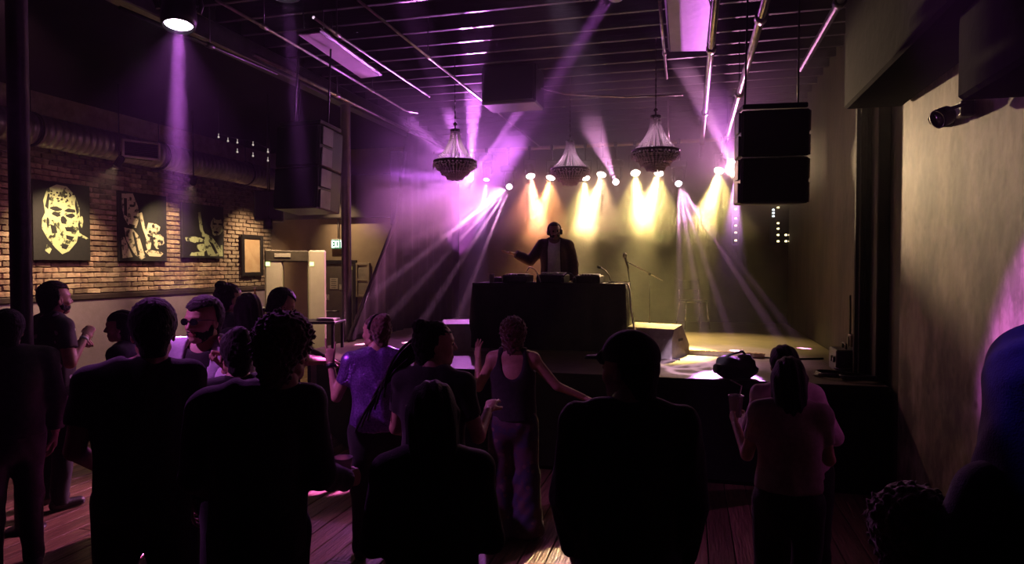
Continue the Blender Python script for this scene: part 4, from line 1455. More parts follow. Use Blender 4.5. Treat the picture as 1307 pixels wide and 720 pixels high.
def moving_head(p, aim, col, label, top, r=.075, glow=14, grp='purple moving heads', hook=None):
    d = (Vector(aim) - p).normalized()
    t = thing('moving_head_lamp', label, 'stage lamp', p, 0, grp)
    MB().lathe([(0, -.22), (.06, -.215), (r * 1.15, -.17), (r * 1.25, -.02), (r * 1.12, .045), (r * 1.02, .045), (r, .0), (0, .0)], axis=d, n=20).build('head', M_plastic, t)
    MB().lathe([(0, .006), (r, .006), (r, .012), (0, .012)], axis=d, n=20).build('lens', emit('head_glow', tuple(.30 * c + .70 for c in col), glow), t)
    q = d.cross(Vector((0, 0, 1)))
    q = q.normalized() if q.length > .05 else Vector((1, 0, 0))
    b_ = -d * .10
    w_ = r * 1.25 + .03
    for s in (-1, 1):
        MB().tube([b_ + q * s * (w_ - .02), b_ + q * s * w_ + Vector((0, 0, .06)), b_ + q * s * w_ * .8 + Vector((0, 0, .22))], .022, 8).build('fork_arm', M_plastic, t)
    bz = b_ + Vector((0, 0, .27))
    MB().box(bz, (.26, .20, .11), None, .02).build('base', M_plastic, t)
    MB().tube([bz, (bz.x, bz.y if hook is None else hook - p.y, top - p.z)], .016, 8).box((bz.x, bz.y if hook is None else hook - p.y, top - p.z), (.05, .08, .08), None, .01).build('clamp', M_dark, t)


HEAD_LABELS = ['glaring violet moving head beside the left chandelier', 'purple moving head pointing straight down, second from the left chandelier', 'pink moving head fanning rays down towards the left stage wall', 'small pink moving head between the middle and right chandeliers', 'pink moving head fanning rays down towards the metal chair', 'small pink moving head touching the right hanging speaker']
for (px, py, beams), lab in zip(HEADS, HEAD_LABELS):
    p = at(px, py, Y=TRUSS_Y)
    moving_head(p, (p.x * .7, p.y - 3, p.z - 1.1) if px != 621 else beams[0][0], beams[0][1], lab, pipe_z, .05, 14, hook=TRUSS_Y + .05)

# ------------------------------------------------------------------ purple ceiling lamps over the crowd
FOH = [(228, 28, 5.6, tuple(at(222, 690, Z=0)), 'violet ceiling lamp shining straight down beside the brick wall', 60000, 8, .115),
       (366, -8, 5.6, (-3.15, 5.35, 0.0), 'violet ceiling lamp above the tilted light panel', 9000, 7, .09),
       (786, -16, 5.2, (-2.9, 9.6, 3.3), 'violet ceiling lamp sending a beam across the joists to the back', 50000, 6, .09)]
for px, py, d, aim, lab, pw, ang, r in FOH:
    p = at(px, py, d=d)
    a = Vector(aim)
    moving_head(p, a, PURPLE, lab, ZC - .235, r, 14, 'violet ceiling lamps over the crowd')
    spot(p + (a - p).normalized() * .06, a, (.80, .18, 1.0), pw, ang, .5, .05, 'ceiling_lamp_beam')
    if px == 228:
        spot(p + (a - p).normalized() * .07, at(205, 480, d=3.3), (.80, .18, 1.0), 300, 40, .9, .05, 'ceiling_lamp_spill')

# small glowing dots strung on a wire under the left soffit
t = thing('dot_string', 'short string of tiny pale glowing dots between the air register and the left speaker', 'string lights', at(279, 172, d=9.6))
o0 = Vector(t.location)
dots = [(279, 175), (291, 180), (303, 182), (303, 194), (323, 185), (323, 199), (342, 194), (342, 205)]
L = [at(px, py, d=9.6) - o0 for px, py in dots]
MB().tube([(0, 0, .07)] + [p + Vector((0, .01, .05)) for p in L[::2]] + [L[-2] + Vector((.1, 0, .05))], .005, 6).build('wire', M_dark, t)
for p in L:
    MB().ball(p, .014, 8, 5).tube([p, p + Vector((0, 0, .05))], .004, 5).build('bulb', emit('tiny_dot', (1, .85, .75), .6), t)
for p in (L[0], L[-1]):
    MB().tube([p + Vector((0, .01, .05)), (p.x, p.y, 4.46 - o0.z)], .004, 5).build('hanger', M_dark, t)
# ------------------------------------------------------------------ the DJ's table and gear
M_cloth = mat('black_table_cloth', (.014, .012, .013), (.008, .007, .008), rough=.9, scale=12, bump=.3, bump_scale=60)
M_knob = mat('pale_knob', (.55, .52, .50), (.4, .38, .36), rough=.35, scale=60)
M_chrome = mat('chrome', (.75, .72, .70), (.55, .52, .5), rough=.15, metal=1.0, scale=30, bump=0)
M_white = mat('white_plastic', (.75, .72, .70), (.62, .6, .58), rough=.45, scale=30)
TX, TY, TW, TD, TH = -1.64, 8.10, 1.82, .72, .83
t = thing('folding_table', 'folding table hidden under the black cloth at stage centre', 'table', (TX, TY, DECK))
MB().box((0, 0, TH - .02), (TW - .02, TD - .02, .035), None, .008).build('table_top', M_white, t)
for sx in (-1, 1):
    for sy in (-1, 1):
        MB().tube([(sx * (TW / 2 - .14), sy * (TD / 2 - .08), .0), (sx * (TW / 2 - .14), sy * (TD / 2 - .08), TH - .035)], .014, 8).build('leg', M_dark, t)
# draped cloth: top plus pleated skirt, its left end hanging out
cl = MB()
rim, N = [], 120
def rect(u):
    per = 2 * (TW + TD)
    s = u * per
    w2, d2 = TW / 2 + .012, TD / 2 + .012
    if s < TW:
        return (-w2 + s / TW * 2 * w2, -d2), (0, -1)
    s -= TW
    if s < TD:
        return (w2, -d2 + s / TD * 2 * d2), (1, 0)
    s -= TD
    if s < TW:
        return (w2 - s / TW * 2 * w2, d2), (0, 1)
    s -= TW
    return (-w2, d2 - s / TD * 2 * d2), (-1, 0)
rows = [(0, 0), (-.05, .25), (-.30, .7), (-.62, 1.0), (-.79, 1.15)]
v, f = [], []
for dz, am in rows:
    for i in range(N):
        (x, y), (nx, ny) = rect(i / N)
        o = .004 + am * (.012 + .016 * math.sin(i * 1.05) + .010 * math.sin(i * .37 + 1))
        v.append((x + nx * o - (.05 * am if x < -TW / 2 + .2 and ny == 0 else 0), y + ny * o, TH + .008 + dz))
for r_ in range(len(rows) - 1):
    for i in range(N):
        f.append((r_ * N + i, (r_ + 1) * N + i, (r_ + 1) * N + (i + 1) % N, r_ * N + (i + 1) % N))
f.append(tuple(range(N)))
cl.add(v, f, True)
o = cl.build('tablecloth', M_cloth, label='black cloth skirting the DJ table down to the stage', category='tablecloth')
o.location = (TX, TY, DECK)
so = o.modifiers.new('thickness', 'SOLIDIFY')
so.thickness = .004
TZ = DECK + TH + .010


def deck(label, x, grp):
    t = thing('media_player', label, 'music player', (x, TY - .02, TZ), 0, grp)
    MB().box((0, 0, .045), (.31, .40, .09), None, .012).build('case', M_plastic, t)
    MB().lathe([(.10, .09), (.105, .098), (.10, .106), (.03, .108), (0, .108)], (0, -.04, 0), n=28).build('jog_wheel', M_dark, t)
    MB().box((0, .15, .098), (.22, .09, .012), Euler((R(4), 0, 0)), .004).build('display', emit('player_display', (.9, .6, .4), .25), t)
    for k in range(5):
        MB().lathe([(.010, .09), (.010, .101), (.008, .104), (0, .104)], (-.11 + .035 * k, -.175, 0), n=10).build('button', M_knob, t)
    MB().box((.125, -.03, .096), (.016, .16, .012), None, .003).build('pitch_slider', M_knob, t)


deck('black media player at the left end of the DJ table, beside the cup', -2.08, 'players on the DJ table')
deck('black media player at the right end of the DJ table, beside the gooseneck', -1.18, 'players on the DJ table')
t = thing('mixer', 'black DJ mixer with pale knobs between the two players', 'mixer', (-1.63, TY - .02, TZ))
MB().box((0, 0, .050), (.34, .40, .10), None, .012).build('case', M_plastic, t)
for i in range(6):
    for j in range(5):
        MB().lathe([(.011, .10), (.010, .122), (.008, .126), (0, .126)], (-.13 + i * .052, .15 - j * .055, 0), n=8).build('knob', M_knob, t)
for i in range(4):
    MB().box((-.09 + i * .06, -.14, .108), (.022, .014, .018), None, .003).build('fader', M_white, t)
t = thing('drinks_cup', 'short pale cup standing at the left end of the DJ table', 'cup', (-2.40, TY - .10, TZ))
MB().lathe([(0, 0), (.030, 0), (.038, .105), (.040, .107), (.036, .104), (.029, .008), (0, .008)], n=18).build('cup', M_white, t)
MB().lathe([(0, .085), (.034, .085), (0, .086)], n=16).build('drink', M_plastic, t)
t = thing('gooseneck_lamp', 'small gooseneck lamp curving up right of the media player', 'lamp', (-.93, TY + .06, TZ))
MB().lathe([(0, 0), (.035, 0), (.035, .015), (.01, .02), (0, .02)], n=14).build('base', M_plastic, t)
MB().tube([(0, 0, .02), (-.02, 0, .09), (-.07, 0, .15), (-.12, 0, .18)], .007, 8).build('neck', M_dark, t)
MB().tube([(-.12, 0, .18), (-.165, 0, .195)], [.014, .018], 10).build('head', M_plastic, t)
t = thing('laptop_stand', 'low black equipment case with cables at the far left of the DJ table', 'equipment', (-2.36, TY + .16, TZ))
MB().box((0, 0, .03), (.24, .22, .06), None, .01).build('case', M_plastic, t)
for k in range(4):
    MB().lathe([(.008, .06), (.008, .072), (0, .072)], (-.08 + .05 * k, -.07, 0), n=8).build('knob', M_knob, t)
def cable(label, pts, r=.006, m=None, name='cable', smooth=5):
    P = [Vector(p) for p in pts]
    out = []
    for i in range(len(P) - 1):
        a, b_, c, d = P[max(i - 1, 0)], P[i], P[i + 1], P[min(i + 2, len(P) - 1)]
        for k in range(smooth):
            u = k / smooth
            out.append(.5 * ((2 * b_) + (-a + c) * u + (2 * a - 5 * b_ + 4 * c - d) * u * u + (-a + 3 * b_ - 3 * c + d) * u ** 3))
    out.append(P[-1])
    o = Vector(out[0])
    ob = MB().tube([q - o for q in out], r, 6).build(name, m or M_plastic, label=label, category='cable')
    ob.location = o
    return ob
cable('pale looped cable lying over the mixer on the DJ table', [(-1.95, 8.02, TZ + .14), (-1.88, 7.9, TZ + .19), (-1.78, 7.82, TZ + .13), (-1.72, 7.76, TZ + .012)], .007, M_knob)
cable('white cable hanging down the right end of the black tablecloth', [(-.86, 7.95, TZ + .01), (-.70, 7.9, TZ - .02), (-.66, 7.86, TZ - .3), (-.60, 7.8, TZ - .6), (-.52, 7.75, DECK + .012)], .010, M_white)
HP = thing('headphones', 'spare black headphones lying on the DJ table right of the mixer', 'headphones', (-1.40, TY - .24, TZ))
MB().tube([(-.07, 0, .03)] + [(.075 * math.cos(a), .015, .03 + .085 * math.sin(a)) for a in [math.pi * (1 - i / 10) for i in range(11)]] + [(.07, 0, .03)], .008, 8).build('headband', M_plastic, HP)
for s in (-1, 1):
    MB().lathe([(0, -.018), (.035, -.015), (.038, 0), (.03, .018), (0, .02)], (s * .07, 0, .036), (1, 0, 0), 16).build('ear_cup', M_plastic, HP)

# ------------------------------------------------------------------ monitors, microphone, chair, cables on the stage
def wedge(label, pos, rz, top):
    t = thing('monitor_wedge', label, 'speaker', pos, rz, 'floor monitors on the stage')
    prof = [(-.26, 0), (.24, 0), (.24, .12), (.02, .37), (-.20, .33), (-.26, .22)]
    M = Matrix(((0, 0, 1, -.29), (1, 0, 0, 0), (0, 1, 0, 0), (0, 0, 0, 1)))
    MB().prism(prof, .58, M).build('cabinet', top, t)
    d = Vector((0, .22, .25)).normalized()
    gm = Matrix(((1, 0, 0, 0), (0, .22 / .333, .25 / .333, .139), (0, -.25 / .333, .22 / .333, .254), (0, 0, 0, 1)))
    g = MB()
    g.box((0, 0, 0), (.50, .28, .012), gm.to_3x3(), .004)
    g.v = [(a, b_ + .139, c + .254) for a, b_, c in g.v]
    g.build('grille', M_grille, t)
    for s in (-1, 1):
        MB().box((s * .293, -.02, .20), (.008, .12, .03), None, .003).build('handle', M_dark, t)


M_wedge = mat('worn_grey_cabinet', (.42, .38, .33), (.30, .27, .24), rough=.5, scale=10)
wedge('grey floor monitor left of the DJ table behind the auburn-haired woman', (-2.72, 7.95, DECK), R(18), M_wedge)
wedge('pale-topped floor monitor right of the DJ table by the microphone stand', (-.36, 7.98, DECK), R(-22), M_wedge)

q = at(829, 437, d=8.75)
t = thing('microphone_stand', 'tripod boom microphone stand right of the DJ table', 'microphone stand', (q.x, q.y, DECK))
topz = at(829, 358, d=8.75).z - DECK
for k in range(3):
    a = k * 2.094 + .4
    MB().tube([(0, 0, .09), (.30 * math.cos(a), .30 * math.sin(a), .012)], .009, 6).build('leg', M_dark, t)
MB().tube([(0, 0, .05), (0, 0, .55), (0, 0, .56), (0, 0, topz)], [.012, .012, .009, .009], 8).build('pole', M_dark, t)
rt = Vector((math.cos(R(YAW)), math.sin(R(YAW)), 0))
b0, b1 = rt * .17 + Vector((0, 0, topz - .0)), rt * -.31 + Vector((0, 0, topz + .25))
MB().tube([b0, b1], .008, 8).build('boom', M_chrome, t)
MB().lathe([(0, -.03), (.02, -.028), (.02, .028), (0, .03)], (0, 0, topz + .085), (0, 1, 0), 12).build('clutch', M_plastic, t)
mt = thing('microphone', 'black handheld microphone clipped on the boom stand', 'microphone', Vector((q.x, q.y, DECK)) + b1)
MB().lathe([(0, -.10), (.012, -.10), (.017, .05), (.016, .055)], (0, 0, 0), (-.25, .0, 1), 12).build('handle', M_plastic, mt)
MB().lathe([(.016, .055), (.028, .068), (.030, .090), (.022, .110), (0, .118)], (0, 0, 0), (-.25, .0, 1), 14).build('grille', M_dark, mt)
b1w = Vector((q.x, q.y, DECK)) + b1
cable('microphone cable dropping from the boom to the stage deck', [b1w + Vector((.02, 0, -.10)), b1w + Vector((.05, 0, -.4)), b1w + Vector((.03, .02, -.8)), (b1w.x + .05, b1w.y, DECK + .01), (-.1, 7.55, DECK + .01)], .006)

q = at(884, 419, Z=DECK)
t = thing('metal_chair', 'thin chromed metal chair standing at the back right of the stage', 'chair', (q.x, q.y, DECK), R(20))
for sx in (-1, 1):
    MB().tube([(sx * .21, -.22, 0), (sx * .17, -.16, .45)], .011, 8).build('leg', M_chrome, t)
    MB().tube([(sx * .21, .22, 0), (sx * .17, .16, .45), (sx * .17, .20, .82)], .011, 8).build('leg', M_chrome, t)
MB().box((0, 0, .46), (.38, .38, .03), None, .012).build('seat', M_plastic, t)
MB().box((0, .185, .72), (.36, .02, .16), Euler((R(-8), 0, 0)), .006).build('backrest', M_plastic, t)
MB().tube([(-.17, -.16, .44), (.17, -.16, .44), (.17, .16, .44), (-.17, .16, .44), (-.17, -.16, .44)], .009, 6).build('seat_frame', M_chrome, t)

a, b_ = at(880, 449, Z=DECK + .03), at(976, 454, Z=DECK + .03)
t = thing('perforated_batten', 'perforated metal floor batten lying on the lit right deck', 'stage batten', ((a + b_) / 2).xy.to_3d() + Vector((0, 0, DECK)), math.atan2(b_.y - a.y, b_.x - a.x))
L = (b_ - a).length
M_bat = mat('brassy_batten', (.75, .62, .32), (.55, .44, .2), rough=.4, metal=.3, scale=20)
MB().box((0, 0, .008), (L, .07, .012), None, .003).build('base_plate', M_bat, t)
for s in (-1, 1):
    MB().box((0, s * .032, .032), (L, .006, .04)).build('side_rail', M_bat, t)
n = 26
for i in range(n):
    x0 = -L / 2 + L * i / n
    MB().box((x0 + L / n / 2, 0, .053), (.010, .066, .005), Euler((0, 0, R(40 if i % 2 else -40)))).build('slat', M_bat, t)
cable('thin black cable trailing left from the perforated batten', [a + Vector((0, 0, -.02)), a + Vector((-.25, .06, -.02)), a + Vector((-.6, .0, -.02)), a + Vector((-.9, .12, -.02))], .010)
cable('thin black cable trailing right from the perforated batten', [b_ + Vector((0, 0, -.02)), b_ + Vector((.2, -.06, -.02)), b_ + Vector((.45, .0, -.02)), b_ + Vector((.62, .07, -.02))], .012)
# heap of cable and a power box at the right end of the deck
for k, (px, py, r_) in enumerate(((1066, 480, .17), (1084, 474, .14), (1096, 484, .15))):
    c = at(px, py, Z=DECK + .015)
    pts = []
    for i in range(34):
        an = i * .55
        rr = r_ * (1 + .12 * math.sin(i * 1.7 + k))
        pts.append((c.x + rr * math.cos(an), c.y + .7 * rr * math.sin(an), DECK + .012 + .0012 * i + .004 * math.sin(i)))
    cable(('black cable coil nearest the crouching couple, on the right deck', 'black cable coil by the stage side wall, furthest of the three', 'black cable coil at the deck corner, nearest the concrete wall')[k], pts, .010, smooth=3)
c = at(1103, 476, Z=DECK)
t = thing('power_box', 'black stage power box against the right wall on the deck', 'power box', (1.50, c.y + .12, DECK))
MB().box((0, 0, .11), (.22, .34, .22), None, .012).build('case', M_plastic, t)
for i in range(2):
    MB().lathe([(.03, 0), (.03, .015), (.022, .018), (0, .018)], (-.11, -.1 + .1 * i, .12), (-1, 0, 0), 12).build('socket', M_dark, t)
MB().tube([(0, -.08, .22), (0, -.08, .27), (0, .08, .27), (0, .08, .22)], .010, 6).build('handle', M_dark, t)
c = at(1083, 436, X=XR - .02)
t = thing('wall_outlet', 'pale electrical outlet box low on the stage side wall', 'outlet', (XR + .01, c.y, c.z))
MB().box((0, 0, 0), (.06, .11, .16), None, .008).build('box', mat('outlet_grey', (.5, .42, .34), rough=.5), t)
MB().box((-.035, .0, .0), (.012, .07, .11), None, .003).build('plate', M_dark, t)
cable('pale wall conduit running up from the outlet box', [(XR - .005, c.y, c.z + .08), (XR - .005, c.y, c.z + .3), (XR - .005, c.y + .02, c.z + .5)], .010, M_dark, 'wall_conduit')
# tall black drape of cable and the brown pilaster at the stage's right end
y0 = at(1104, 300, X=1.58).y
t = thing('side_curtain', 'narrow black curtain hanging at the right end of the stage', 'curtain', (1.56, y0, DECK))
mb = MB()
v, f = [], []
n = 24
for zz in (0.02, 1.2, 2.4, 3.2):
    for i in range(n):
        a = 2 * math.pi * i / n
        rr = .07 + .018 * math.sin(i * 2.1)
        v.append((rr * math.cos(a) * .8, rr * math.sin(a) * 1.3, zz))
for r_ in range(3):
    for i in range(n):
        f.append((r_ * n + i, r_ * n + (i + 1) % n, (r_ + 1) * n + (i + 1) % n, (r_ + 1) * n + i))
f += [tuple(range(n))[::-1], tuple(3 * n + i for i in range(n))]
mb.add(v, f, True).build('fabric', M_cloth, t)
MB().tube([(0, 0, 3.15), (0, 0, ZC - .3 - DECK)], .016, 8).build('hanging_rod', M_dark, t)
MB().box((XR - .02, 6.72, 2.62), (.10, .30, 3.3), None, .01).build('trim_2', M_brown_wall, **ST)

# rows of small glowing dots on dark panels on the back wall
def light_panel(label, cols, Y):
    """cols: list of (pixel x, [pixel y...], colour)."""
    xs = [c[0] for c in cols]
    a = at(min(xs) - 4, 262, Y=Y)
    b_ = at(max(xs) + 4, 312, Y=Y)
    t = thing('pinpoint_panel', label, 'indicator panel', ((a.x + b_.x) / 2, YF - .04, (a.z + b_.z) / 2), 0, 'lit panels on the stage back wall')
    MB().box((0, 0, 0), (b_.x - a.x, .07, a.z - b_.z), None, .008).build('case', M_plastic, t)
    for px, ys, col in cols:
        for py in ys:
            q = at(px, py, Y=Y) - t.location
            MB().box((q.x, -.04, q.z), (.042, .014, .030), None, .005).build('light', emit('pinpoint', col, 4.0), t)


light_panel('strip of five warm indicator lights below the right hanging speaker', [(939, [267, 279, 288, 297, 307], (1, .80, .38))], YF - .06)
light_panel('panel of white and warm indicator lights, right of the strip of five', [(987, [268, 272, 276], (.85, .92, 1)), (993, [265, 285, 292, 300, 308], (1, .82, .35)), (1003, [300, 308], (1, .8, .4)), (1008, [300, 308], (1, .8, .4))], YF - .06)

# ------------------------------------------------------------------ stage left drape, far wall
M_drape = mat('black_stage_drape', (.016, .011, .014), (.008, .006, .008), rough=.95, scale=8)
t = thing('stage_drape', 'black drape swept diagonally down the left side of the stage', 'curtain', (-4.50, 8.2, DECK))
n = 70
v, f = [], []
for i in range(n + 1):
    y = 4.6 * i / n
    top = min(3.35, 0.02 + y * 1.13) if y < 1.55 else min(3.35, 1.77 + (y - 1.55) * 3.2)
    bow = .03 * math.sin(i * 1.25) + .02 * math.sin(i * .6)
    for k in range(5):
        v.append((bow * (1 - .3 * k / 4), y, .01 + (top - .01) * k / 4))
for i in range(n):
    for k in range(4):
        f.append((i * 5 + k, (i + 1) * 5 + k, (i + 1) * 5 + k + 1, i * 5 + k + 1))
o = MB().add(v, f, True).build('fabric', M_drape, t)
so = o.modifiers.new('thickness', 'SOLIDIFY')
so.thickness = .008
MB().tube([(0, -.02, .02), (0, 1.55, 1.80), (0, 1.9, 2.9)], .028, 8).build('hem', M_drape, t)
MB().tube([(0, 1.9, 3.36), (0, 4.6, 3.36)], .02, 8).build('rail', M_dark, t)
for y in (2.1, 4.4):
    MB().tube([(0, y, 3.36), (0, y, ZC - .05 - DECK)], .010, 6).build('hanger', M_dark, t)
MB().box((-4.62, 11.4, 3.25), (.18, 2.9, 1.2), None, .02).build('ceiling_soffit', M_black, **ST)
MB().box((-6.9, 12.75, 3.45), (4.1, .26, .9), None, .02).build('ceiling_soffit', M_brown_wall, **ST)

Yw = YF - .02
a, b_ = at(409, 335, Y=Yw), at(440, 335, Y=Yw)
dz = at(420, 337, Y=Yw).z
dr = MB().box(((a.x + b_.x) / 2 + .08, YF - .01, dz / 2), (b_.x - a.x + .25, .05, dz), None, .006).build('door_1', mat('grey_door', (.16, .13, .105), (.12, .10, .08), rough=.6, scale=4), **ST)
fr = MB()
cx, hw = (a.x + b_.x) / 2 + .08, (b_.x - a.x + .25) / 2
for s in (-1, 1):
    fr.box((cx + s * (hw + .04), YF - .03, dz / 2), (.08, .08, dz), None, .006)
fr.box((cx, YF - .03, dz + .04), (2 * hw + .16, .08, .08), None, .006)
fr.build('door_frame', M_dark, dr)
MB().tube([(cx + hw - .35, YF - .05, 1.02), (cx + hw - .35, YF - .10, 1.02), (cx - hw + .1, YF - .10, 1.02), (cx - hw + .1, YF - .05, 1.02)], .018, 8).build('push_bar', M_steel, dr)
def notice(label, px0, py0, px1, py1, lines=5, m=None):
    a, b_ = at(px0, py0, Y=YF - .05), at(px1, py1, Y=YF - .05)
    t = thing('notice', label, 'notice', ((a.x + b_.x) / 2, YF - .047, (a.z + b_.z) / 2), 0, 'papers on the far wall')
    W, H = b_.x - a.x, a.z - b_.z
    MB().box((0, 0, 0), (W, .012, H), None, .002).build('sheet', m or M_paper, t)
    for i in range(lines):
        MB().box((0, -.0068, H * (.36 - .72 * i / max(lines - 1, 1))), (W * (.7 if i % 2 else .55), .001, H * .05)).build('printed_line', M_dark, t)
M_paper = mat('paper', (.62, .56, .44), (.55, .49, .38), rough=.7, scale=10)
notice('pale paper notice taped on the grey far door', 421, 355, 431, 369)
notice('small pale card right of the notice on the far door', 433, 363, 437, 370, 2)
notice('small yellow-green label right of the second column', 446.5, 340, 452, 344.5, 1, mat('lime_label', (.55, .62, .14), rough=.5))
a = at(418, 379.5, Y=YF - .04)
t = thing('light_switch', 'pale light switch beside the far door notice', 'switch', a)
MB().box((0, 0, 0), (.08, .012, .12), None, .003).build('plate', M_paper, t)
MB().box((0, -.01, .0), (.025, .012, .05), None, .003).build('rocker', M_white, t)
# window right of the column
a, b_ = at(455.5, 337, Y=YF - .03), at(471, 378, Y=YF - .03)
wx, wz, ww, wh = (a.x + b_.x) / 2, (a.z + b_.z) / 2, b_.x - a.x, a.z - b_.z
wm = MB()
for s in (-1, 1):
    wm.box((wx + s * ww / 2, YF - .03, wz), (.05, .07, wh + .05), None, .006)
    wm.box((wx, YF - .03, wz + s * wh / 2), (ww - .05, .07, .05), None, .006)
wo = wm.build('window_1', mat('tan_frame', (.45, .36, .24), rough=.5), **ST)
for k in (-1, 1):
    MB().box((wx, YF - .028, wz + (wh / 4) * k * 1.0), (ww - .055, .012, wh / 2 - .03)).build('pane', mat('frosted_pane', (.38, .32, .24), (.30, .25, .19), rough=.25, scale=6), wo)
MB().box((wx, YF - .035, wz), (ww - .05, .05, .03), None, .004).build('window_bar', mat('tan_bar', (.45, .36, .24), rough=.5), wo)

# EXIT sign
a, b_ = at(423.5, 305.5, Y=YF - .14), at(437.5, 317.5, Y=YF - .14)
t = thing('exit_sign', 'green lit EXIT sign hung over the far door', 'sign', ((a.x + b_.x) / 2, YF - .12, (a.z + b_.z) / 2 + .0))
W, H = (b_.x - a.x) * 1.2, (a.z - b_.z) * 1.08
MB().box((0, .02, 0), (W, .06, H), None, .01).build('housing', M_white, t)
MB().box((0, -.014, 0), (W - .03, .012, H - .03), None, .003).build('panel', emit('exit_panel', (.04, .42, .16), .7), t)
M_let = emit('exit_letters', (.9, 1.0, .9), 3.0)
hL, wL, st = H * .60, W * .15, H * .11
def stroke(mb, x0, z0, x1, z1):
    dx, dz_ = x1 - x0, z1 - z0
    mb.box(((x0 + x1) / 2, -.0215, (z0 + z1) / 2), (math.hypot(dx, dz_) + st * .6, .004, st), Euler((0, -math.atan2(dz_, dx), 0)))
for i, strokes in enumerate(([(0, -1, 0, 1), (0, 1, 1, 1), (0, 0, .8, 0), (0, -1, 1, -1)], [(0, -1, 1, 1), (0, 1, 1, -1)], [(.5, -1, .5, 1)], [(0, 1, 1, 1), (.5, 1, .5, -1)])):
    mb = MB()
    x0 = -W * .40 + i * W * .215
    for sx0, sz0, sx1, sz1 in strokes:
        stroke(mb, x0 + sx0 * wL, sz0 * hL / 2, x0 + sx1 * wL, sz1 * hL / 2)
    mb.build('letter', M_let, t)
MB().tube([(0, .02, H / 2), (0, .02, 3.0 - t.location.z)], .012, 6).build('stem', M_dark, t)

# ------------------------------------------------------------------ walk-through metal detector, high table, bar bits
M_cream = mat('cream_laminate', (.78, .70, .54), (.70, .62, .47), rough=.42, scale=5, bump=.05)
M_gdark = mat('dark_laminate', (.12, .10, .07), rough=.4)
q = at(378, 425, d=8.9)
t = thing('metal_detector', 'cream walk-through metal detector arch by the far brick corner', 'metal detector', (q.x, q.y, 0), R(33))
M_glass = mat('greenish_inner_panel', (.30, .30, .16), (.22, .22, .12), rough=.35, scale=3)
for s in (-1, 1):
    MB().box((s * .27, 0, 1.10), (.22, .50, 2.20), None, .02).build('side_panel', M_cream, t)
    MB().box((s * .27, 0, .06), (.26, .56, .12), None, .02).build('foot', M_gdark, t)
    MB().box((s * .156, 0, 1.06), (.012, .42, 1.9), None, .004).build('inner_panel', M_glass, t)
    MB().box((s * .27 - .07, -.252, 2.02), (.05, .008, .05), None, .002).build('status_light', emit('status_lime', (.7, 1, .25), 3), t)
MB().box((-.11, 0, 2.12), (.54, .52, .15), None, .015).build('crossbar', M_gdark, t)
MB().box((-.16, -.265, 2.13), (.20, .012, .05), None, .004).build('display', M_paper, t)
q = at(409, 409, d=8.4)
t = thing('high_table', 'narrow dark high table in front of the metal detector', 'table', (q.x, q.y, 0), R(10))
zt = q.z
MB().box((0, 0, zt - .015), (.52, .42, .03), None, .006).build('table_top', M_plastic, t)
for sx in (-1, 1):
    for sy in (-1, 1):
        MB().box((sx * .22, sy * .17, (zt - .03) / 2), (.035, .035, zt - .03), None, .004).build('leg', M_plastic, t)
t = thing('folded_papers', 'white folded papers lying on the narrow high table', 'papers', (q.x + .10, q.y, zt))
for k in range(3):
    MB().box((.004 * k, .003 * k, .006 + .011 * k), (.24, .16, .010), Euler((0, 0, R(8 - 6 * k))), .002).build('sheet', M_white, t)
q = at(233, 437, d=4.9)
t = thing('tub_chair', 'dark high-backed bar chair between the two men at the plaster wall', 'chair', (q.x, q.y, 0), R(40))
zs = 1.0
v, f = [], []
n = 14
for zz, rr in ((zs, .17), (zs + .15, .21), (zs + .36, .215), (zs + .44, .19), (zs + .47, .12)):
    for i in range(n + 1):
        a = math.pi * (.05 + .9 * i / n)
        v.append((rr * math.cos(a), rr * math.sin(a) * .8, zz))
for r_ in range(4):
    for i in range(n):
        f.append((r_ * (n + 1) + i, r_ * (n + 1) + i + 1, (r_ + 1) * (n + 1) + i + 1, (r_ + 1) * (n + 1) + i))
o = MB().add(v, f, True).build('backrest', M_plastic, t)
so = o.modifiers.new('thickness', 'SOLIDIFY')
so.thickness = .025
MB().lathe([(0, zs - .04), (.19, zs - .04), (.20, zs), (.18, zs + .04), (0, zs + .045)], n=20).build('seat', M_plastic, t)
for k in range(4):
    a = math.pi / 4 + k * math.pi / 2
    MB().tube([(.13 * math.cos(a), .13 * math.sin(a), zs - .04), (.22 * math.cos(a), .22 * math.sin(a), 0)], .014, 8).build('leg', M_dark, t)
MB().tube([(.185 * math.cos(a), .185 * math.sin(a), .40) for a in [2 * math.pi * i / 16 for i in range(17)]], .010, 6).build('footrest', M_dark, t)
q = at(222, 428, d=5.3)
t = thing('bar_table', 'round dark bar table behind the black T-shirt man', 'table', (q.x - .05, q.y + .25, 0))
MB().lathe([(0, 1.06), (.30, 1.06), (.31, 1.075), (.30, 1.09), (0, 1.09)], n=28).build('table_top', M_plastic, t)
MB().lathe([(0, 0), (.24, 0), (.24, .02), (.04, .05), (.03, 1.06), (0, 1.06)], n=20).build('pedestal', M_dark, t)
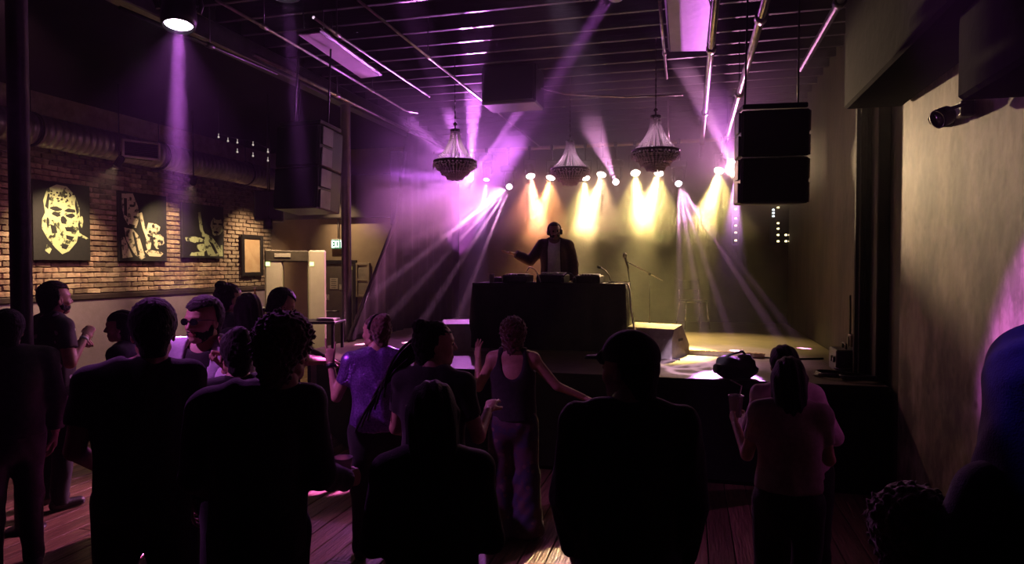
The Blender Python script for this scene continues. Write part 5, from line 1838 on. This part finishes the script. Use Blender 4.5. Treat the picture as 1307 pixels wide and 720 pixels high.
# counter with bottles at the end of the brick wall
q = at(326, 394, d=9.6)
t = thing('service_counter', 'low dark counter under the framed print with bottles on it', 'counter', (q.x - .15, q.y + .2, 0), R(36))
zc = q.z
MB().box((0, 0, zc - .02), (1.0, .42, .04), None, .008).build('worktop', M_plastic, t)
MB().box((0, .02, (zc - .04) / 2), (.94, .36, zc - .04), None, .006).build('body', M_gdark, t)
M_bottle = mat('amber_bottle', (.42, .28, .10), (.3, .2, .08), rough=.12, scale=20, bump=0)
for k, (dx, hh, lab) in enumerate(((-.30, .24, 'short amber bottle at the left end of the low dark counter'), (.0, .30, 'tall amber bottle at the middle of the low dark counter'), (.26, .20, 'squat amber bottle at the right end of the low dark counter'))):
    pos = Matrix.Rotation(R(36), 4, 'Z') @ Vector((dx, -.02, 0)) + t.location
    b_ = thing('bottle', lab, 'bottle', (pos.x, pos.y, zc), 0, 'bottles on the low dark counter')
    MB().lathe([(0, 0), (.034, 0), (.036, hh * .55), (.014, hh * .75), (.013, hh * .95), (0, hh * .95)], n=14).build('glass', M_bottle, b_)
    MB().lathe([(.015, hh * .93), (.015, hh), (0, hh)], n=10).build('cap', M_white, b_)

# small lamp fixture on the right wall
q = at(1204, 149, X=1.52)
t = thing('wall_par', 'dark purple-tinted lamp fixture high on the right concrete wall', 'lamp', q)
d = Vector((-.75, -.3, -.35)).normalized()
MB().lathe([(0, -.06), (.04, -.058), (.058, -.035), (.060, .045), (.052, .045), (.048, .03), (0, .03)], axis=d, n=18).build('housing', mat('purple_black_housing', (.07, .04, .08), rough=.3), t)
MB().lathe([(0, .031), (.047, .031), (.047, .036), (0, .036)], axis=d, n=18).build('lens', mat('dark_lens', (.12, .06, .13), rough=.1), t)
MB().box((.12, 0, .04), (.08, .10, .10), None, .01).build('bracket', M_plastic, t)
MB().tube([(.0, -.06, .03), (.10, -.06, .06)], .012, 6).build('arm', M_dark, t)
q = at(1186, 152, X=1.54)
t = thing('wall_camera', 'small dark dome fixture left of the purple-tinted wall lamp', 'fixture', (1.60, q.y, q.z))
MB().lathe([(0, -.07), (.035, -.05), (.05, 0), (.05, .03), (0, .03)], (0, 0, 0), (1, 0, 0), 16).build('dome', M_plastic, t)
MB().lathe([(.06, .03), (.06, .075), (0, .075)], (0, 0, 0), (1, 0, 0), 16).build('base', M_dark, t)
# black bag on the stage lip
q = at(938, 486, Z=DECK)
t = thing('camera_bag', 'black lumpy bag slumped on the stage lip left of the couple', 'bag', (q.x + .02, max(q.y, LIP + .18), DECK), R(12))
f_ = Field((-.3, -.25, -.06), (.3, .25, .34), .012)
f_.ell((0, 0, .09), (.19, .13, .11), 0).ell((-.09, .02, .15), (.08, .08, .07), .03).ell((.08, -.01, .17), (.07, .07, .06), .03).wrinkle(.006, 30, 2).above(.003)
Soup().add(*f_.surf()).build('pouch', M_cloth, t)
MB().tube([(-.15, 0, .14), (-.08, -.03, .22), (.05, -.02, .255), (.15, 0, .15)], .012, 8).build('strap', M_plastic, t)
MB().lathe([(.04, 0), (.045, .06), (.03, .065), (0, .065)], (-.16, -.08, .1), (-.9, -.3, .1), 14).build('lens_barrel', M_plastic, t)
# ------------------------------------------------------------------ the crowd and the DJ
C_black = cloth('black_jersey', (.022, .020, .022), (.012, .011, .012))
C_black2 = cloth('black_twill', (.016, .015, .017), (.009, .009, .010))
C_denim = cloth('dark_denim', (.030, .032, .045), (.016, .017, .025))
C_white = cloth('white_tee', (.72, .68, .64), (.6, .57, .53))
C_lav = cloth('lavender_shirt', (.42, .36, .52), (.32, .27, .42))
C_lav2 = cloth('pale_lavender_jacket', (.55, .48, .62), (.44, .38, .52), rough=.7)
C_pink = cloth('pink_blouse', (.60, .38, .48), (.45, .27, .36), rough=.7)
C_rose = cloth('dusty_rose_top', (.40, .27, .30), (.30, .19, .22))
C_maroon = cloth('maroon_jersey', (.05, .022, .028), (.03, .014, .018))
C_navy = cloth('navy_hoodie', (.035, .035, .075), (.02, .02, .045))
H_brown = mat('brown_curls', (.15, .07, .05), (.07, .032, .024), rough=.75, scale=50, bump=.4, bump_scale=140, spec=.12, sheen=.7)
H_auburn = mat('auburn_curls', (.11, .022, .014), (.05, .011, .008), rough=.6, scale=50, bump=.4, bump_scale=140, spec=.15, sheen=.7)


def sequin():
    m = mat('purple_sequins', (.36, .16, .68), (.16, .06, .36), rough=.33, metal=.75, scale=90, bump=.0, thr=(.35, .6))
    nt = m.node_tree
    b = nt.nodes['Principled BSDF']
    tc = nd(nt, 'ShaderNodeTexCoord')
    v = nd(nt, 'ShaderNodeTexVoronoi', Scale=95.0)
    nt.links.new(tc.outputs['Object'], v.inputs['Vector'])
    bp = nd(nt, 'ShaderNodeBump', Strength=.9, Distance=.02)
    nt.links.new(v.outputs['Color'], bp.inputs['Height'])
    nt.links.new(bp.outputs[0], b.inputs['Normal'])
    return m


def print_cloth(name, c1, c2, c3, scale):
    m = mat(name, c1, c2, rough=.75, scale=scale, bump=.15, bump_scale=200, thr=(.47, .53))
    nt = m.node_tree
    b = nt.nodes['Principled BSDF']
    old = b.inputs['Base Color'].links[0].from_socket
    tc = nd(nt, 'ShaderNodeTexCoord')
    v = nd(nt, 'ShaderNodeTexVoronoi', Scale=scale * 1.6)
    nt.links.new(tc.outputs['Object'], v.inputs['Vector'])
    r = nd(nt, 'ShaderNodeValToRGB')
    r.color_ramp.interpolation = 'CONSTANT'
    r.color_ramp.elements[1].position = .22
    r.color_ramp.elements[0].color = (1, 1, 1, 1)
    r.color_ramp.elements[1].color = (0, 0, 0, 1)
    nt.links.new(v.outputs['Distance'], r.inputs[0])
    mx = nd(nt, 'ShaderNodeMix', data_type='RGBA')
    nt.links.new(r.outputs[0], mx.inputs[0])
    nt.links.new(old, mx.inputs[6])
    mx.inputs[7].default_value = (*c3, 1)
    nt.links.new(mx.outputs[2], b.inputs['Base Color'])
    return m


C_sequin = sequin()
C_print = print_cloth('printed_trousers', (.05, .022, .035), (.022, .02, .05), (.09, .05, .055), 9)


def spotp(px, py, d, z0=0.0, hair=.02):
    """Floor point and standing height of someone whose crown shows at a pixel, d metres off."""
    q = at(px, py, d=d)
    return q.x, q.y, q.z - z0 - hair


def turn(px, rel):
    return YAW - math.degrees(math.atan((px - 653.5) / FPX)) + rel


def plastic_cup(label, pos, drink=(.5, .3, .15)):
    t = thing('plastic_cup', label, 'cup', pos)
    m = bpy.data.materials.get('clear_plastic')
    if m is None:
        m = mat('clear_plastic', (.85, .80, .85), (.75, .70, .76), rough=.12, scale=20, bump=0)
        m.node_tree.nodes['Principled BSDF'].inputs['Transmission Weight'].default_value = .6
    MB().lathe([(0, -.055), (.030, -.055), (.041, .060), (.0435, .062), (.0435, .066), (.039, .064), (.0285, -.050), (0, -.050)], n=22).build('cup', m, t)
    MB().lathe([(0, -.049), (.0285, -.049), (.034, .005), (0, .006)], n=20).build('drink', mat('dim_drink', drink, rough=.1, scale=9, bump=0), t)
    return t


def hold_cup(k, s, label, up=.02, fwd=.085, side=0.0):
    """World place of a cup in hand s."""
    root = k['root']
    d = unit(k['wr'][s] - k['el'][s])
    p = k['wr'][s] + d * fwd * k['k'] + np.array([side, .02, up])
    M = Matrix.Translation(root.location) @ Matrix.Rotation(root.rotation_euler[2], 4, 'Z')
    return plastic_cup(label, M @ Vector(p))


def band(k, s, m, name='wristband', f=.93, r=.034):
    d = k['wr'][s] - k['el'][s]
    MB().lathe([(r - .004, -.012), (r, -.012), (r, .012), (r - .004, .012), (r - .004, -.012)], k['el'][s] + d * f, d, 18).build(name, m, k['root'])


# --- DJ
x, y, H = spotp(708, 284, 8.85, DECK, .012)
dj = person('person', 'DJ in an open dark jacket and white T-shirt behind the black table, palm held out', x, y, H, turn(708, 176), tone='brown', detail='near', z=DECK,
            shirt=C_white, hem=.86, jacket=C_maroon, jopen=.085, trousers=C_black2, hair='crop', beard=True, head=(12, 0, 4),
            rarm=((.62, -.05, -.80), (.80, .42, .42)), rhand='flat', rpalm=(0, .2, 1), larm=((-.34, .0, -1), (-.02, .32, -.9)), lhand='flat', lpalm=(0, 0, -1), hdir={1: (.95, .28, .12), -1: (0, .9, -.3)})
mb = MB()
pts = [dj['head']((.098 * math.cos(a), -.01, .02 + .105 * math.sin(a))) for a in [math.pi * i / 14 for i in range(15)]]
mb.tube(pts, .010, 8).build('headphone_band', M_plastic, dj['root'])
for s in (-1, 1):
    c = dj['head']((s * .092, -.008, -.012))
    MB().lathe([(0, -.02), (.036, -.018), (.040, 0), (.034, .016), (0, .020)], c, Vector(dj['Rh'] @ np.array([1., 0, 0])), 18).build('ear_cup', M_plastic, dj['root'])

# --- far left group
x, y, H = spotp(10, 396, 4.3)
person('person', 'dark-clad person half cut off at the left edge before the first column', x, y, H, turn(10, 10), build=1.08, shirt=C_black, sleeve='long', trousers=C_black2, hair='short', rhand='relaxed')
x, y, H = spotp(66, 360, 5.5)
k = person('person', 'bearded man in a printed black T-shirt standing right of the first column', x, y, H, turn(66, -68), build=1.06, detail='near', shirt=print_cloth('printed_black_tee', (.03, .025, .03), (.025, .022, .028), (.5, .42, .58), 7), trousers=C_black2, hair='short', beard=True,
           larm=((-.25, .15, -.95), (.55, .62, .35)), rarm=((.25, .05, -1), (-.40, .62, .72)), lhand='fist', rhand='fist', head=(4, 4, 0))
band(k, 1, M_white)
x, y, H = spotp(158, 395, 5.0)
person('person', 'person with dark pulled-back hair in left profile beside the plaster wall', x, y, H, turn(158, 72), female=True, detail='near', shirt=C_black, sleeve='long', trousers=C_black2, hair='long_tied')
x, y, H = spotp(191, 384, 2.95)
k = person('person', 'broad man in a black T-shirt seen from behind under the violet ceiling lamp', x - .055, y, H, turn(191, -2), hoff=.05, build=.98, detail='near', shirt=C_black, trousers=C_black2, hair='short', hem=.86,
           larm=((-.22, .05, -1), (.25, .80, -.5)), rarm=((.20, .05, -1), (-.05, .75, -.6)))
x, y, H = spotp(262, 379, 3.95)
k = person('person', 'man with sunglasses and beard in a pale jacket, pointing finger raised', x, y, H, turn(262, 152), detail='near', shirt=C_black, jacket=C_lav2, jopen=.075, trousers=C_denim, hair='short', beard=True, head=(-14, 0, 0),
           larm=((-.25, .30, -1), (.10, .55, .85)), lhand='point', rarm=((.25, .0, -1), (-.1, .5, -.7)), lpalm=(.9, .3, 0), hdir={-1: (.05, .1, 1)})
gl = MB()
for s in (-1, 1):
    c = [k['head']((s * (.032 + .024 * math.cos(a)), .106, .000 + .020 * math.sin(a))) for a in [2 * math.pi * i / 14 for i in range(14)]]
    c2 = [k['head']((s * (.032 + .024 * math.cos(a)), .112, .000 + .020 * math.sin(a))) for a in [2 * math.pi * i / 14 for i in range(14)]]
    o = MB()
    o.add(c + c2, [tuple(range(14)), tuple(range(14, 28))[::-1]] + [(i, (i + 1) % 14, 14 + (i + 1) % 14, 14 + i) for i in range(14)])
    o.build('sunglass_lens', mat('smoked_lens', (.01, .01, .012), rough=.08, bump=0), k['root'])
    MB().tube([k['head']((s * .056, .104, .008)), k['head']((s * .078, .05, .008)), k['head']((s * .080, -.01, .0))], .0028, 6).build('temple', M_dark, k['root'])
MB().tube([k['head']((-.010, .113, .004)), k['head']((0, .117, .007)), k['head']((.010, .113, .004))], .003, 6).build('glasses_bridge', M_dark, k['root'])
x, y, H = spotp(303, 418, 3.3)
person('person', 'short person in black seen from behind, before the man with sunglasses', x, y, H, turn(303, 12), female=True, shirt=C_black2, sleeve='long', trousers=C_black2, hair='bun')
x, y, H = spotp(289, 360, 5.6)
person('person', 'tall dark figure with a topknot behind the man with sunglasses', x, y, H, turn(289, -60), female=True, shirt=C_black, sleeve='long', trousers=C_black2, hair='bun')
x, y, H = spotp(317, 373, 5.0)
person('person', 'person with long dark hair between the topknot figure and the bowed man', x, y, H, turn(317, 20), female=True, shirt=C_black, sleeve='long', trousers=C_black2, hair='long')
x, y, H = spotp(346, 369, 5.7)
person('person', 'man in a lavender shirt bowing his head in right profile before the metal detector', x, y, H, turn(346, -70), detail='near', shirt=C_lav, sleeve='elbow', trousers=C_denim, hair='short', beard=True, lean=(0, .06), head=(0, -24, 0),
       larm=((-.2, .4, -1), (.3, .9, -.1)), rarm=((.2, .4, -1), (-.3, .9, -.1)))

# --- foreground
x, y, H = spotp(364, 398, 2.62, 0, .045)
k = person('person', 'curly-haired man in a black long-sleeved top holding a clear cup, seen from behind', x - .105, y - .03, H, turn(364, -8), hoff=.10, build=.98, detail='near', shirt=C_black, sleeve='long', hem=.80, trousers=C_black2, hair='curly', haircol=H_brown, head=(-24, 0, 0),
           larm=((-.22, .10, -1), (.25, .80, -.5)), rarm=((.20, .0, -1), (.30, .90, -.42)), rhand='grip', rpalm=(-.9, .3, 0), hdir={1: (.5, .8, -.1)}, collar=True)
band(k, 1, M_white, 'watch_strap')
hold_cup(k, 1, 'clear plastic cup held by the curly-haired man', .045, .09, -.035)
x, y, H = spotp(480, 400, 4.55)
k = person('person', 'person in a purple sequin T-shirt with both hands raised, facing the stage', x, y, H, turn(480, 3), female=True, detail='near', build=1.05, shirt=C_sequin, sleeve='short', hem=.93, trousers=C_black2, hair='bun', haircol=H_brown, head=(42, 6, 0),
           larm=((-.42, .12, -.95), (-.16, .30, .95)), rarm=((.42, .10, -.95), (.12, .40, .90)), lhand='horns', rhand='open', lpalm=(.2, 1, 0), rpalm=(-.8, .5, 0), hdir={-1: (0, .1, 1), 1: (.05, .15, 1)})
MB().tube([k['head']((.094 * math.cos(a), -.01, .03 + .10 * math.sin(a))) for a in [math.pi * i / 12 for i in range(13)]], .009, 8).build('hairband', M_plastic, k['root'])
band(k, -1, M_plastic, 'bracelet')
x, y, H = spotp(553, 408, 3.45)
k = person('person', 'person in black with braids and a topknot in right profile, holding a cup', x, y, H, turn(553, -25), female=True, detail='near', build=1.05, shirt=C_black, trousers=C_black2, hair='bun', head=(-52, 4, 0),
           larm=((-.30, .18, -1), (-.10, .75, -.30)), lhand='grip', lpalm=(.9, .3, 0), rarm=((.3, .1, -1), (-.1, .8, .3)))
hold_cup(k, -1, 'clear plastic cup held by the person with braids', .035, .09, .02)
rr = random.Random(3)
for i in range(9):
    a = k['head']((-.03 - .012 * i * .6, -.09, .05 - .016 * i))
    e = a + np.array([-.16 - .020 * i + rr.uniform(-.02, .02), -.05 + rr.uniform(-.03, .03), -.26 - .02 * i + rr.uniform(-.03, .03)])
    m_ = (a + e) / 2 + np.array([-.05, -.04, .05])
    pts = [tuple((1 - u) ** 2 * a + 2 * u * (1 - u) * m_ + u * u * e) for u in [j / 12 for j in range(13)]]
    MB().tube(pts, [.0085 * (1 + .2 * math.sin(j * 2.2)) * (1 - .3 * j / 12) for j in range(13)], 6).build('braid', M_hair, k['root'])
x, y, H = spotp(552, 486, 2.25, 0, .015)
k = person('person', 'nearest dark person with long hair, centre front, back to the camera', x, y, H, turn(552, 0), female=True, detail='near', build=1.0, shirt=C_black2, sleeve='long', hem=.80, trousers=C_black2, hair='long',
           larm=((-.20, .15, -1), (.35, .8, .1)), rarm=((.20, .15, -1), (-.3, .8, .2)), collar=True)
x, y, H = spotp(655, 401, 4.85, 0, .03)
k = person('person', 'auburn-haired person in a black tank top and wide printed trousers, one arm stretched out', x, y, H, turn(655, -6), female=True, detail='near', shirt=C_black, sleeve='none', bare_back=True, hem=.95, trousers=C_print, flare=.075, hair='bob', haircol=H_auburn,
           rarm=((.62, .10, -.72), (.90, .30, -.42)), rhand='flat', rpalm=(0, .1, -1), hdir={1: (.95, .1, -.32)}, larm=((-.45, .25, -.85), (-.10, .55, .85)), lhand='open', lpalm=(.6, .8, 0))
x, y, H = spotp(803, 424, 2.42, 0, .02)
k = person('person', 'broad man in a dark jacket and cap facing the stage, right of centre', x, y, H, turn(803, 2), build=.98, detail='near', shirt=C_black2, sleeve='long', hem=.78, trousers=C_black2, hair='crop', head=(48, 0, 0), collar=True,
           larm=((-.17, .0, -1), (.10, .40, -1)), rarm=((.17, .0, -1), (-.10, .40, -1)))
f_ = Field((-.13, -.16, -.05), (.13, .24, .18), .006)
f_.ell((0, -.010, .045), (.095, .116, .098), 0).above(.028)
f_.F = np.minimum(f_.F, np.full_like(f_.F, 9))
f_.cone((-.045, .08, .036), (-.038, .165, .026), .030, .018, .004, 1).cone((.045, .08, .036), (.038, .165, .026), .030, .018, .004, 1).cone((0, .08, .038), (0, .175, .028), .045, .03, .01, 1)
X, Y, Z = f_.grid()
f_.F = np.maximum(f_.F, np.minimum(Y - .10 + 0 * Z, np.abs(Z - .036 + .08 * (Y - .1)) - .006 + 0 * X).astype(np.float32)) if False else f_.F
V, Q = f_.surf()
V2 = V.copy()
out = V2[:, 1] > .095
V2[out, 2] = .034 - .10 * (V2[out, 1] - .095) + np.clip(V2[out, 2] - .034, -.006, .006)
Soup().add((V2 * k['hk']) @ k['Rh'].T + np.array(k['head']((0, 0, 0))), Q).build('cap', cloth('charcoal_cap', (.035, .033, .036)), k['root'])

# --- right side
x, y, H = spotp(1008, 455, 3.35, 0, .015)
k = person('person', 'person with long black hair in a dusty rose top holding a drink, by the stage', x, y, H, turn(1008, 6), female=True, detail='near', shirt=C_rose, sleeve='short', hem=1.00, trousers=C_black2, hair='long',
           larm=((-.25, .25, -1), (-.22, .80, .50)), lhand='grip', lpalm=(.9, .3, 0), rarm=((.25, .3, -1), (-.2, .9, .2)))
cup = hold_cup(k, -1, 'clear plastic cup with a straw held by the person in the rose top', .04, .09, .02)
MB().tube([(0, 0, -.04), (.03, .0, .12), (-.03, .01, .15)], .004, 6).build('straw', M_white, cup)
x, y, H = spotp(990, 444, 3.85, 0, .015)
person('person', 'person in a pink blouse leaning close behind the one with long black hair', x + .16, y + .02, H + .02, turn(1020, 20), female=True, detail='near', shirt=C_pink, sleeve='long', hem=.90, trousers=C_black2, hair='long_tied', lean=(-.12, 0),
       larm=((-.25, .3, -1), (.1, .9, .2)), rarm=((.42, -.28, -.9), (-.1, .55, .3)))
x, y, H = spotp(1168, 611, 1.62, 0, .05)
person('person', 'person with a mass of brown curls in the bottom corner near the concrete wall', x, y, H, turn(1168, 10), female=True, detail='near', shirt=C_black, trousers=C_black2, hair='big_curly', haircol=H_brown)
x, y, H = spotp(1356, 423, 1.5, 0, .035)
person('person', 'tall person in a dark navy hood cut off at the edge against the lit wall', x, y, H, turn(1356, 38), build=.85, detail='near', shirt=C_navy, sleeve='long', hem=.82, trousers=C_black2, hair='hood', haircol=C_navy, collar=True,
       larm=((-.46, -.05, -1), (.62, .35, -.62)), lhand='fist', rarm=((.3, .1, -1), (-.1, .7, -.5)))
